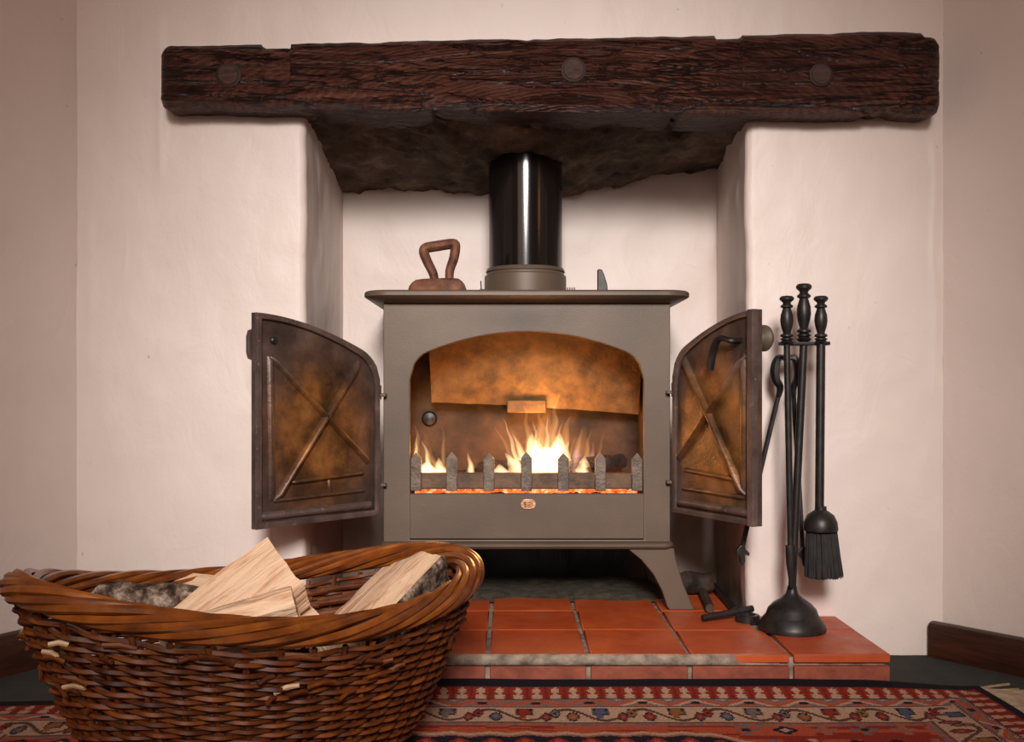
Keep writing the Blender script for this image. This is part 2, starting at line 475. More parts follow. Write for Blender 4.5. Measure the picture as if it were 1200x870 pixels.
def niche_left(u, v_):
    z = v_ * NTOP; y = lerp(YB + .013, YN, u)
    x = lerp(NX0 + nedge(z, 0), -.3456, u) + .004 * FR(y * 9, z * 7, 7.7, 3) * smooth(u * 5) * smooth((1 - u) * 4 + .2)
    return (x, y + (wob(NX0, z) if u < .01 else 0), z)
def niche_right(u, v_):
    z = v_ * NTOP; y = lerp(YB + .013, YN, u)
    x = lerp(NX1 + nedge(z, 1), .4347, u) + .006 * FR(y * 10, z * 8, 3.3, 3) * smooth(u * 5) * smooth((1 - u) * 4 + .2)
    return (x, y + (wob(NX1, z) if u < .01 else 0), z)
def niche_back(u, v_):
    z = v_ * (NTOP + .02); x = lerp(-.36, .45, u)
    return (x, YN + .006 * FR(x * 7, z * 6, 9.1, 4), z)
wf.grid(niche_left, 24, 60); wf.grid(niche_right, 24, 60); wf.grid(niche_back, 60, 60)
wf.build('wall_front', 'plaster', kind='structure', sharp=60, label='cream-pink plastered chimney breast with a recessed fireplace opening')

# side walls splay out on both sides of the breast
LD = Vector((-.62, -1.0, 0)).normalized(); RD = Vector((.61, -.79, 0)).normalized()
def side_wall(o, d, ln, k):
    nr = Vector((-d.y, d.x, 0))
    def fn(u, v_):
        z = v_ * 2.1; p = Vector(o) + d * (ln * u) + Vector((0, wob(o[0], z) * (1 - smooth(u * 12)), 0)); return p + nr * (wob(u * ln + k, z) * smooth(u * 12)) + Vector((0, 0, z))
    return fn
wl = MB().grid(side_wall((BX0, YB, 0), LD, 2.6, 5.0), 70, 60)
wl.build('wall_left', 'plaster', kind='structure', sharp=60, label='cream-pink plastered wall left of the chimney breast')
wr = MB().grid(side_wall((BX1, YB, 0), RD, 2.6, 9.0), 70, 60)
wr.build('wall_right', 'plaster', kind='structure', sharp=60, label='cream-pink plastered wall right of the chimney breast')

def skirting(name, o, d, ln, hh, th, inward, lab):
    o = Vector(o); nr = inward
    prof = [(0, 0), (th, 0), (th, hh - .008), (th - .003, hh - .002), (th - .008, hh), (0, hh)]
    mb = MB(); vs = []
    n_ = 24
    for i in range(n_ + 1):
        t = ln * i / n_
        for a, b in prof: vs.append(o + d * t + nr * a + Vector((0, 0, b + .001 * N(t * 6, b, 2))))
    k = len(prof); fs = [tuple(range(k)), tuple(n_ * k + q for q in range(k))]
    for i in range(n_):
        for q in range(k):
            r = (q + 1) % k; fs.append((i * k + q, i * k + r, (i + 1) * k + r, (i + 1) * k + q))
    mb.add(vs, fs); return mb.build(name, 'base_wood', kind='structure', label=lab)
skirting('baseboard_right', (BX1 - .016, YB - .0, 0), RD, 2.5, .060, .018, Vector((-RD.y, RD.x, 0)) * -1 if (-RD.y) > 0 else Vector((-RD.y, RD.x, 0)), 'low dark wooden skirting board under the right wall')
skirting('baseboard_left', (BX0 + .004, YB - .0, 0), LD, 2.5, .066, .016, Vector((-LD.y, LD.x, 0)), 'low dark wooden skirting board under the left wall')

# soffit of the fireplace: sooty rough stone
def soffit(u, v_):
    x = lerp(-.375, .462, u); y = lerp(1.775, 2.15, v_)
    zb = lerp(.872, .858, smooth(u / .55)) if u < .55 else lerp(.858, .925, smooth((u - .55) / .42))
    z = lerp(.936, zb, v_ ** .8)
    z += .010 * FR(x * 14, y * 14, 2.2, 4) + .006 * FR(x * 40, y * 40, 5, 3)
    return (x, y, min(z, .95))
so = MB().grid(soffit, 90, 44)
soffit_o = so.build('ceiling', 'sooty_stone', kind='structure', sharp=70, label='soot-blackened rough stone soffit under the beam')

for k in range(34):
    x = lerp(-.365, .40, (k + random.random()) / 34); r_ = random.uniform(.006, .012) * (1.3 if x < -.2 else 1)
    bm = bmesh.new(); bmesh.ops.create_icosphere(bm, subdivisions=2, radius=r_)
    for q in bm.verts: q.co = Vector((x, random.uniform(1.826, 1.834) * 0 + 1.832, .934)) + Vector((q.co.x * 1.3, q.co.y, q.co.z * .7)) * (1 + .35 * N(q.co.x * 120 + k, q.co.y * 120, q.co.z * 120))
    MB().addbm(bm).build('stone', 'sooty_stone', soffit_o, sharp=70)

# hearth
he = MB()
he.box((-.476, 1.506, 0), (.558, 1.75, H - .006)); he.box((-.345, 1.75, 0), (.405, 2.118, H - .006))
hearth = he.build('hearth', 'mortar', kind='structure', label='raised red quarry tile hearth with mortar joints')
colx = [-.481, -.331, -.181, -.031, .118, .268, .418, .564]
rows = [1.499, 1.6535, 1.797, 1.930, 2.06, 2.115]
g_ = .0035
for ri in range(len(rows) - 1):
    for ci in range(len(colx) - 1):
        x0, x1 = colx[ci] + g_, colx[ci + 1] - g_
        y0, y1 = rows[ri] + (.0012 if ri else 0), rows[ri + 1] - .0012
        if ci == len(colx) - 2: x1 = colx[-1]
        if ci == 0: x0 = colx[0]
        if x0 < NX0 or x1 > NX1 + .01:
            y1 = min(y1, YB - .004)
            if y1 - y0 < .03: continue
        x1 = min(x1, .404) if (y1 > YB and x1 > .404) else x1
        dz = random.uniform(-.0006, .0008)
        MB().box((x0, y0, H - .013), (x1, y1, H + dz), .0016).build('tile', 'quarry_tile', hearth)
for ci in range(len(colx) - 1):
    x0, x1 = colx[ci] + g_, colx[ci + 1] - g_
    if ci == len(colx) - 2: x1 = colx[-1] - .001
    if ci == 0: x0 = colx[0]
    MB().box((x0, 1.4975, .002), (x1, 1.508, .0505), .0015).build('riser_tile', 'riser_clay', hearth)
for y0, y1 in ((1.51, 1.6), (1.602, 1.75)):
    MB().box((.5575, y0, .002), (.5635, y1, .0465), .0015).build('riser_tile', 'riser_clay', hearth)
# smeared mortar along the front nosing
mm = MB()
def smear(u, v_):
    x = lerp(-.478, .40, u); k = .5 + .5 * N(x * 9, 3.3, 0); k2 = .5 + .5 * N(x * 34, 1.3, 5)
    a = v_ * math.pi / 1.0
    up = lerp(.050, .0695 if k > .25 else .062, 1)
    z = lerp(.0515, .0682, v_); bulge = math.sin(v_ * math.pi) ** .5
    fade = smooth((.40 - x) / .14)
    y = 1.4985 - (.0035 + .0025 * k2) * bulge * fade + .004 * (1 - fade)
    if v_ > .9: y = 1.4985 + .004 * k
    return (x, y, z)
mm.grid(smear, 160, 8).build('mortar_fillet', 'mortar', hearth, sharp=80)
# ash swept under the stove
ah = MB()
def ashf(u, v_):
    x = lerp(-.30, .36, u); y = lerp(1.885 + .02 * N(u * 7, 1, 1), 2.10, v_)
    e = min(1, v_ * 6) * smooth(min(u, 1 - u) * 8)
    return (x, y, H - .002 + (.006 + .008 * max(0, FR(x * 12, y * 12, 1))) * e)
ah.grid(ashf, 60, 24).build('ash_layer', 'ash', hearth, sharp=80, kind='stuff')

# ------------------------------------------------------------------ mantel beam
beam = thing('mantel_beam', (.07, 1.75, .93), 'long dark rough-hewn oak beam set in the wall above the stove', 'beam')
BXA, BXB = -.587, .727
BF, BBK = 1.697, 1.83
def beam_section(x):
    """front y offset and edges at x"""
    u = (x - BXA) / (BXB - BXA)
    zt = lerp(1.036, 1.061, u) + .003 * N(x * 9, 0, 1) + .0015 * N(x * 40, 1, 1)
    zb = lerp(.931, .922, smooth(u)) + .003 * N(x * 7, 5, 1) + .0012 * N(x * 36, 4, 1)
    return zt, zb
NP = 96
def notch(x, z):
    d = 0
    for xa, xb, zlow, dep in ((-.413, -.365, .962, .010), (.346, .390, .985, .007)):
        wz = smooth((z - zlow) / .02)
        e = min(x - xa, xb - x)
        if e > 0: d = max(d, dep * smooth(e / .004) * wz)
    return d
bb = MB(); NXB = 420
for i in range(NXB + 1):
    x = lerp(BXA, BXB, i / NXB)
    zt, zb = beam_section(x)
    e = min(x - BXA, BXB - x)
    sh = .020 * (1 - math.sqrt(max(0, 1 - (1 - min(1, e / .022)) ** 2)))
    # dip in the top edge at the two notches
    if -.413 < x < -.365: zt -= .004
    if .346 < x < .390: zt -= .004
    if x > .69: zt -= .008 * smooth((x - .69) / .008)
    zt -= sh * .8; zb += sh * .8
    ch = .010
    ys, ye = BF + sh, BBK
    path = [(ys + ch, zb), (ye, zb + .002), (ye, zt), (ys + ch * .7, zt), (ys, zt - ch * .7), (ys, zb + ch)]
    L_ = [math.dist(path[k], path[(k + 1) % 6]) for k in range(6)]
    wts = [14, 8, 12, 6, 50, 6]
    for k in range(6):
        for q in range(wts[k]):
            t = q / wts[k]; a = path[k]; b = path[(k + 1) % 6]
            y = lerp(a[0], b[0], t); z = lerp(a[1], b[1], t)
            r_ = .0022 * FR(x * 6, z * 55, y * 10, 4) + .0010 * FR(x * 30, z * 90, 3, 3)
            cr = abs(N(x * 3.1 + .4 * N(x * 8, z * 9, 3), z * 34, 8.8))       # long drying cracks
            r_ -= .006 * max(0, 1 - cr / .05)
            if k in (4, 5, 3): y = y - r_ + notch(x, z)
            elif k == 0: z -= r_
            elif k == 2: z += r_ * .6
            bb.v.append((x, y, z))
for i in range(NXB):
    for k in range(NP):
        q = (k + 1) % NP
        bb.f.append((i * NP + k, i * NP + q, (i + 1) * NP + q, (i + 1) * NP + k))
bb.f.append(tuple(range(NP))); bb.f.append(tuple(NXB * NP + k for k in range(NP)))
bb.build('beam_body', 'old_oak', beam, sharp=75)
for px, py, rr in ((268, 88, .0175), (672, 82, .0175), (962, 88, .0165)):
    c = P(px, py, BF)
    MB().lathe([(rr * 1.2, -.02), (rr * 1.2, .0), (rr * 1.05, .0012), (0, .0012)], (c.x, BF - .0015, c.z), 28, axis=(0, -1, 0)).build('peg_shade_ring', 'dark_wicker', beam)  # dark disc painting in the shade around each peg
    MB().lathe([(rr, -.02), (rr, .0), (rr * .93, .0022), (rr * .5, .003), (0, .003)], (c.x, BF - .002, c.z), 28, axis=(0, -1, 0)).build('peg', 'peg_wood', beam)

# ------------------------------------------------------------------ stove
SX = .0325; SF = 1.81; SBK = 2.07
ZT, ZB = .620, .188           # body top and bottom
stove = thing('wood_stove', (SX, 1.94, H), 'dark grey cast iron wood-burning stove with both doors open and a lit fire', 'stove')
HW = .2557                    # body half width
OW = .2085                    # opening half width
def arch(hw, z0, zs_, zt, rc=.045, n_=26):
    """outline of the arched opening: z0 bottom, zs_ spring line of the corner, zt crown"""
    pts = [(-hw, z0), (-hw, zs_)]
    right = []
    for k in range(n_ + 1):
        u = 1 - k / n_                                 # 1 at the side .. 0 at the middle
        base = zt - (zt - zs_ - .035) * u ** 2.0       # shallow arch
        cz = .035 * (1 - math.sqrt(max(0, 1 - max(0, (u - .86) / .14) ** 2)))
        right.append((u * hw, base - cz))
    lf = [(-x, z) for x, z in right]
    return pts + lf[:-1] + right[::-1] + [(hw, zs_), (hw, z0)]
op = arch(OW, ZB + .004, .478, .5635)
outer = [(-HW, ZB), (HW, ZB), (HW, ZT), (-HW, ZT)]
MB().plate([outer, op], .012, .0015, (SX, SF + .006, 0)).build('front_plate', 'stove_iron', stove)
for sx in (-1, 1):
    MB().box((SX + sx * HW - (.010 if sx > 0 else 0), SF + .0115, ZB), (SX + sx * HW + (.010 if sx < 0 else 0), SBK, ZT)).build('side_plate', 'stove_iron', stove)
MB().box((SX - HW + .0105, SBK - .010, ZB), (SX + HW - .0105, SBK, ZT)).build('back_plate', 'sooty_iron', stove)
MB().box((SX - HW + .0105, SF + .013, ZB), (SX + HW - .0105, SBK - .0105, ZB + .012)).build('floor_plate', 'sooty_iron', stove)
# lining of the firebox
MB().box((SX - HW + .0107, SBK - .030, ZB + .013), (SX + HW - .0107, SBK - .0107, .60), .002).build('back_brick', 'firebrick', stove)
for sx in (-1, 1):
    x0 = SX + sx * (HW - .0107); x1 = SX + sx * (HW - .028)
    MB().box((min(x0, x1), SF + .03, ZB + .013), (max(x0, x1), SBK - .031, .60), .002).build('side_brick', 'firebrick', stove)
# lower front panel with badge
MB().box((SX - OW - .0005, SF - .003, ZB + .006), (SX + OW + .0005, SF + .0085, .2745), .0012).build('ash_panel', 'stove_iron', stove)
bc = P(619, 591, SF - .003)
def stadium(w_, h_, n_=8):
    r = h_ / 2; a = w_ / 2 - r
    return [(a + r * math.cos(t), r * math.sin(t)) for t in np.linspace(-math.pi / 2, math.pi / 2, n_)] + [(-a - r * math.cos(t), -r * math.sin(t)) for t in np.linspace(-math.pi / 2, math.pi / 2, n_)]
badge = MB().plate([stadium(.027, .0175)], .003, .0006, (bc.x, SF - .0045, bc.z)).build('badge', 'brass', stove)
mk = MB()
for (a, b, w_, h_) in ((-.0055, .003, .005, .0016), (-.0062, -.0005, .0016, .006), (-.004, -.0008, .004, .0014), (-.0048, -.0042, .0045, .0014), (.0015, .0028, .006, .0012), (.0015, -.001, .005, .0012), (.0062, .0005, .0015, .005), (.002, -.0042, .006, .0012)):
    mk.plate([[(a - w_ / 2, b - h_ / 2), (a + w_ / 2, b - h_ / 2), (a + w_ / 2, b + h_ / 2), (a - w_ / 2, b + h_ / 2)]], .0008, 0, (bc.x, SF - .0062, bc.z))
mk.build('raised_mark', 'rusty_iron', badge)

def rrect(x0, y0, x1, y1, r, n_=8):
    out = []
    for cx, cy, a0 in ((x1 - r, y1 - r, 0), (x0 + r, y1 - r, 90), (x0 + r, y0 + r, 180), (x1 - r, y0 + r, 270)):
        for k in range(n_ + 1):
            a = R(a0 + 90 * k / n_); out.append((cx + r * math.cos(a), cy + r * math.sin(a)))
    return out
def profiled_plate(name, x0, y0, x1, y1, r, rings, material, parent):
    """stack of rounded-rectangle rings (inset, z) closed at both ends"""
    mb = MB(); k = None; vs = []; fs = []
    for ins, z in rings:
        ol = rrect(x0 + ins, y0 + ins, x1 - ins, y1 - ins, max(r - ins, .004)); k = len(ol)
        vs += [(a, b, z) for a, b in ol]
    for i in range(len(rings) - 1):
        for q in range(k):
            t = (q + 1) % k; fs.append((i * k + q, i * k + t, (i + 1) * k + t, (i + 1) * k + q))
    fs.append(tuple(range(k))); fs.append(tuple((len(rings) - 1) * k + q for q in range(k)))
    return mb.add(vs, fs).build(name, material, parent)
profiled_plate('top_plate', SX - .290, 1.772, SX + .290, 2.10, .045,
               [(.028, ZT - .006), (.016, ZT - .002), (.004, ZT + .002), (0, ZT + .005), (0, ZT + .011), (.0015, ZT + .0135), (.004, ZT + .0145)], 'stove_iron', stove)
TOPZ = ZT + .0145
profiled_plate('bottom_plate', SX - .262, 1.792, SX + .262, 2.08, .02,
               [(.006, ZB - .011), (.002, ZB - .009), (0, ZB - .005), (.002, ZB - .001), (.004, ZB)], 'stove_iron', stove)
# legs: flat flared castings
leg_ol_px = [(735, 640), (790, 640), (792, 655), (801, 685), (814, 716), (812, 718), (785, 718), (782, 712), (776, 693), (766, 674), (752, 657)]
lw = [P(a, b, 1.80) for a, b in leg_ol_px]
for y_ in (1.812, 2.045):
    for sx in (1, -1):
        ol = [((q.x - SX) * sx, min(max(q.z, H + .0005), ZB - .010)) for q in lw]
        MB().plate([ol], .022, .002, (SX, y_, 0)).build('leg', 'stove_iron', stove)
# flue
FX, FY = .0325, 1.965
MB().lathe([(.079, 0), (.079, .040), (.0785, .044), (.075, .046), (.074, .052), (.0735, .0525)], (FX, FY, TOPZ), 56).build('flue_collar', 'stove_iron', stove)
MB().lathe([(.0765, .052), (.0745, .0575), (.073, .059)], (FX, FY, TOPZ), 48).build('rope_seal', 'stove_iron', stove)
MB().lathe([(.0715, .0), (.0715, .30)], (FX, FY, TOPZ + .03), 72).build('flue_pipe', 'enamel_pipe', stove, sharp=60)
# slider on the top plate: toothed strip and upright blade
sl = MB().box((.104, 1.835, TOPZ), (.160, 1.850, TOPZ + .006), .0008).build('damper_slide', 'stove_iron', stove)
for k in range(4):
    MB().box((.106 + k * .0042, 1.837, TOPZ + .0055), (.108 + k * .0042, 1.848, TOPZ + .0105)).build('tooth', 'stove_iron', sl)
b0 = P(700, 341, 1.842)
MB().plate([[(0, 0), (.019, 0), (.0175, .016), (.012, .034), (.008, .0425), (.002, .044), (0, .042)]], .012, .0015, (b0.x, 1.842, TOPZ)).build('damper_blade', 'black_iron', stove)
MB().box((-.053, 1.84, TOPZ), (-.043, 1.85, TOPZ + .008), .001).build('slide_end', 'stove_iron', stove)
MB().tube([(-.0495, 1.845, TOPZ + .005), (-.0505, 1.845, TOPZ + .023)], .0012, 6).build('slide_pin', 'black_iron', stove)

# inside: throat plate, block, bolt
bq = [P(500, 380, 1.885), P(758, 380, 1.885), P(754, 486, 1.985), P(700, 477, 1.985), P(640, 472, 1.985), P(560, 470, 1.985), P(540, 473, 1.985), P(505, 470, 1.985)]
def baffle_pt(u, v_):
    x = lerp(P(501, 380, 1.885).x, P(756, 380, 1.885).x, u)
    zb = lerp(P(0, 472, 1.985).z, P(0, 486, 1.985).z, u ** 1.5) + .0022 * N(u * 9, 3, 0)
    z = lerp(.60, zb, v_); y = lerp(1.885, 1.985, v_)
    return x, y, z
bf = MB(); nu, nv = 40, 20
bf.grid(lambda u, v_: Vector(baffle_pt(u, v_)) + Vector((0, .0012 * FR(u * 12, v_ * 7, 3), 0)), nu, nv)
bf.grid(lambda u, v_: Vector(baffle_pt(u, v_)) + Vector((0, .012, .004)), nu, nv)
k0 = (nu + 1) * (nv + 1)
for i in range(nu):
    a = i * (nv + 1) + nv; bf.f.append((a, a + nv + 1, a + nv + 1 + k0, a + k0))
    a = i * (nv + 1); bf.f.append((a, a + nv + 1, a + nv + 1 + k0, a + k0))
for j in range(nv):
    for a in (j, nu * (nv + 1) + j): bf.f.append((a, a + 1, a + 1 + k0, a + k0))
bf.build('throat_plate', 'hot_baffle', stove)
c0 = P(594, 484, 1.972); c1 = P(640, 469, 1.972)
MB().box((c0.x, 1.965, c0.z), (c1.x, 2.038, c1.z), .002).build('support_block', 'hot_baffle', stove)
c = P(503, 491, 2.03); MB().lathe([(.0155, 0), (.0155, .006), (.012, .012), (.004, .014), (0, .014)], (c.x, 2.041, c.z), 20, axis=(0, -1, 0)).build('bolt', 'black_iron', stove)
# log guard
gd = MB().box((SX - OW + .002, 1.846, .279), (SX + OW - .002, 1.858, .3085), .002).build('log_guard', 'guard_iron', stove)
for px in (487.5, 529.5, 573, 617, 660, 703.5, 746.5):
    c = P(px, 0, 1.84); hw = .0098; zt = .346 + random.uniform(-.002, .002)
    MB().plate([[(-hw, .2765), (hw, .2765), (hw, zt - .011), (0, zt), (-hw, zt - .011)]], .011, .0012, (c.x, 1.840, 0)).build('upright', 'bar_iron', gd)

# doors
def door(side, hx, hy, fx, fy, zb):
    w_ = math.hypot(fx - hx, fy - hy)
    d = Vector((fx - hx, fy - hy, 0)).normalized()
    inner = Vector((d.y, -d.x, 0)) * (-1 if side == 'left' else 1)
    if inner.y > 0: inner = -inner
    up = Vector((0, 0, 1)); o = Vector((hx, hy, zb))
    Ht = .3425
    def top(t): return Ht - .070 * (1 - t) ** 1.75 - .034 * (1 - math.sqrt(max(0, 1 - max(0, (.16 - t) / .16) ** 2)))
    def outline(ins):
        pts = [(ins, ins), (w_ - ins, ins), (w_ - ins, top(1) - ins)]
        for k in range(1, 34):
            t = 1 - k / 33; u = ins + t * (w_ - 2 * ins); pts.append((u, top(t) - ins))
        return pts
    # plate(): its normal is ux x uz; keep a frame so that local depth + is the inner side
    def put(mb, ols, depth, bev, off): return mb.plate(ols, depth, bev, o + inner * off, d, up)
    dr = put(MB(), [outline(0)], .009, .0012, -.0045).build('door', 'door_iron_' + side, stove)
    # rim flange standing proud on the inner side
    put(MB(), [outline(.0), outline(.010)], .007, .002, .0035).build('rim', 'door_rim', dr)
    def rib(u0, v0, u1, v1, wd, ht, m='door_iron_' + side, nm='rib'):
        a = o + d * (u0 * w_) + up * (v0 * Ht); b = o + d * (u1 * w_) + up * (v1 * Ht)
        ax = (b - a); ln = ax.length; ax.normalize(); sd = inner.cross(ax)
        prof = [(-wd, 0), (-wd * .6, ht * .75), (-wd * .2, ht), (wd * .2, ht), (wd * .6, ht * .75), (wd, 0)]
        vs = []; fs = []
        for t, k in ((0, .25), (.04, 1), (.96, 1), (1, .25)):
            for p, q in prof: vs.append(a + ax * (ln * t) + sd * p + inner * (q * k))
        for i in range(3):
            for q in range(5): fs.append((i * 6 + q, i * 6 + q + 1, i * 6 + 7 + q, i * 6 + 6 + q))
        fs += [tuple(range(6)), tuple(18 + q for q in range(6))]
        for i in range(3): fs.append((i * 6, i * 6 + 5, i * 6 + 11, i * 6 + 6))
        MB().add(vs, fs).build(nm, m, dr)
    if side == 'left':
        rib(.885, .80, .09, .275, .0055, .010); rib(.17, .785, .85, .125, .0055, .010)
        rib(.885, .80, .87, .13, .006, .005); rib(.13, .225, .73, .205, .0045, .007)
        rib(.12, .135, .86, .125, .004, .005); rib(.42, .13, .42, .215, .004, .003)
        rib(.06, .055, .96, .055, .007, .0075, 'door_rim', 'drip_ledge')
        c = o + d * (.86 * w_) + up * (.875 * Ht)
        MB().lathe([(.0062, 0), (.0062, .003), (.004, .005), (0, .0052)], c, 16, axis=inner).build('bolt', 'black_iron', dr)
        c = o + d * (w_ - .006) + up * (.86 * Ht) - inner * .009
        put(MB(), [[(w_ - .012, .265), (w_ + .001, .270), (w_ + .004, .28), (w_ + .004, .305), (w_ + .001, .315), (w_ - .012, .32)]], .008, .0012, -.014).build('catch_plate', 'door_rim', dr)
    else:
        rib(.13, .79, .86, .135, .0055, .010); rib(.86, .785, .06, .275, .0055, .010)
        rib(.84, .80, .84, .13, .007, .005); rib(.13, .225, .80, .205, .0045, .007)
        rib(.10, .130, .86, .125, .004, .005)
        rib(.04, .055, .97, .055, .007, .0075, 'door_rim', 'drip_ledge')
        put(MB(), [[(w_ - .013, .0), (w_ + .0005, .0), (w_ + .0005, Ht), (w_ - .013, Ht)]], .012, .0015, .006).build('edge_flange', 'door_rim', dr)
        # latch inside, knob outside
        a = o + d * (.80 * w_) + up * (.86 * Ht)
        lt = MB().tube(cat([a + inner * 0, a + inner * .018, a + inner * .024 - d * .022 + up * .004, a + inner * .023 - d * .038 - up * .014, a + inner * .022 - d * .048 - up * .046], 5), .0065, 8, flat=.75)
        lt.build('latch', 'black_iron', dr)
        kx = o + d * (w_ - .026) + up * (.872 * Ht) - inner * .009
        MB().lathe([(.006, 0), (.006, .010), (.008, .013), (.0165, .0175), (.0215, .023), (.0215, .027), (.016, .033), (.007, .037), (0, .038)], kx, 28, axis=-inner).build('knob', 'stove_iron', dr)
    # hinge knuckles on the body and lugs on the door
    for t in (.63, .165):
        z = zb + t * Ht
        sx = -1 if side == 'left' else 1
        hb = MB().lathe([(.0055, -.012), (.0055, .012), (.003, .0145), (0, .0148)], (hx - sx * .000, hy + .006, z), 14)
        hb.box((min(hx, hx - sx * .014), hy + .002, z - .007), (max(hx, hx - sx * .014), hy + .016, z - .001), .0012)
        hb.build('hinge', 'stove_iron', stove)
    return dr
door('left', -.2305, 1.792, -.4005, 1.600, .2385)
door('right', .2935, 1.792, .3925, 1.598, .2435)

# ------------------------------------------------------------------ fire
eb = MB()
def bed(u, v_):
    x = lerp(SX - OW + .004, SX + OW - .004, u); y = lerp(1.862, 2.035, v_)
    return (x, y, .268 + .020 * math.sin(v_ * math.pi) + .010 * FR(x * 30, y * 30, 1, 3))
eb.grid(bed, 70, 30)
eb.build('ember_bed', 'embers', sharp=80, kind='stuff', label='glowing bed of embers on the stove grate', category='embers')
# coals showing under the guard
for k in range(26):
    px = lerp(488, 750, (k + .5) / 26); c = P(px + random.uniform(-3, 3), 0, 1.848)
    r_ = random.uniform(.006, .009)
    bm = bmesh.new(); bmesh.ops.create_icosphere(bm, subdivisions=1, radius=r_)
    for q in bm.verts: q.co = Vector((c.x, 1.868 + random.uniform(-.003, .003), .2785)) + q.co * (1 + .3 * N(q.co.x * 300 + k, q.co.y * 300, q.co.z * 300))
    MB().addbm(bm).build('ember', 'embers', label='small glowing ember in the row behind the log guard', category='ember', group='embers along the front of the grate')

def round_log(name, p0, p1, r0, r1, material, seed, label, category, sides=16, rings=22, group=None, bend=.004, rough=.18, ends=None):
    p0 = Vector(p0); p1 = Vector(p1); ax = (p1 - p0); ln = ax.length; ax.normalize()
    u = ax.orthogonal().normalized(); b = ax.cross(u)
    vs = []; fs = []
    for i in range(rings + 1):
        t = i / rings; r_ = lerp(r0, r1, t)
        c = p0 + ax * (ln * t) + u * bend * N(t * 3, seed, 0) + b * bend * N(t * 3, seed, 9)
        for k in range(sides):
            a = 2 * math.pi * k / sides
            rr = r_ * (1 + rough * FR(math.cos(a) * 2 + seed, math.sin(a) * 2, t * ln * 40, 3))
            vs.append(c + (u * math.cos(a) + b * math.sin(a)) * rr)
    for i in range(rings):
        for k in range(sides):
            q = (k + 1) % sides; fs.append((i * sides + k, i * sides + q, (i + 1) * sides + q, (i + 1) * sides + k))
    if ends is None:
        fs.append(tuple(range(sides))); fs.append(tuple(rings * sides + k for k in range(sides)))
        o = MB().add(vs, fs).build(name, material, sharp=50)
        o['label'] = label; o['category'] = category
        if group: o['group'] = group
        return o
    root = thing(name, (p0 + p1) / 2 - Vector((0, 0, min(r0, r1))), label, category, group)
    MB().add(vs, fs).build('bark', material, root, sharp=60)
    for base, sgn in ((0, -1), (rings, 1)):
        loop = [Vector(vs[base * sides + k]) for k in range(sides)]
        cc = sum(loop, Vector()) / sides + ax * .0015 * sgn
        MB().add(loop + [cc], [(k, (k + 1) % sides, sides) for k in range(sides)]).build('end_grain', ends, root)
    return root
round_log('burning_log', P(560, 552, 1.95), P(716, 546, 1.93), .017, .019, 'charred_log', 3.1, 'charred log burning behind the middle of the log guard', 'log')
round_log('burning_log', P(478, 566, 1.93), P(560, 560, 1.96), .015, .017, 'charred_log', 5.1, 'charred log end burning at the left side of the firebox', 'log')
round_log('burning_log', P(690, 556, 1.91), P(728, 540, 1.97), .013, .015, 'charred_log', 8.1, 'short blackened log stub at the right of the fire', 'log')

def tongue(base, height, width, lean, seed, material, parent, depth=.75, inner=True):
    base = Vector(base); rings = 22; sides = 12; vs = []; fs = []
    for i in range(rings + 1):
        t = i / rings
        wd = width * (min(1, (t + .12) * 3.2) ** .6) * (1 - t) ** .85 + .0003
        c = base + Vector((lean * t ** 1.6 + .010 * N(t * 2.2 * (height / .06), seed, 0) * t, .006 * N(t * 2, seed, 7) * t, height * t))
        for k in range(sides):
            a = 2 * math.pi * k / sides
            m_ = 1 + .25 * N(math.cos(a) * 1.5 + seed, math.sin(a) * 1.5, t * 5)
            vs.append(c + Vector((math.cos(a) * wd * m_, math.sin(a) * wd * depth * m_, 0)))
    for i in range(rings):
        for k in range(sides):
            q = (k + 1) % sides; fs.append((i * sides + k, i * sides + q, (i + 1) * sides + q, (i + 1) * sides + k))
    fs.append(tuple(range(sides))); fs.append(tuple(rings * sides + k for k in range(sides)))
    o = MB().add(vs, fs).build('flame_tongue', material, parent)
    if inner and material in ('flame_core', 'flame_tip'):
        for k_ in (.62, .34):
            tongue(base, height * (.45 + .5 * k_), width * k_, lean * (.45 + .5 * k_), seed, material, parent, depth, False)
    return o
U = 1.0 / 620.0               # metres per pixel at the fire
fm = thing('fire_flames', P(640, 556, 1.93), 'bright white-yellow flames in the middle of the firebox', 'flame')
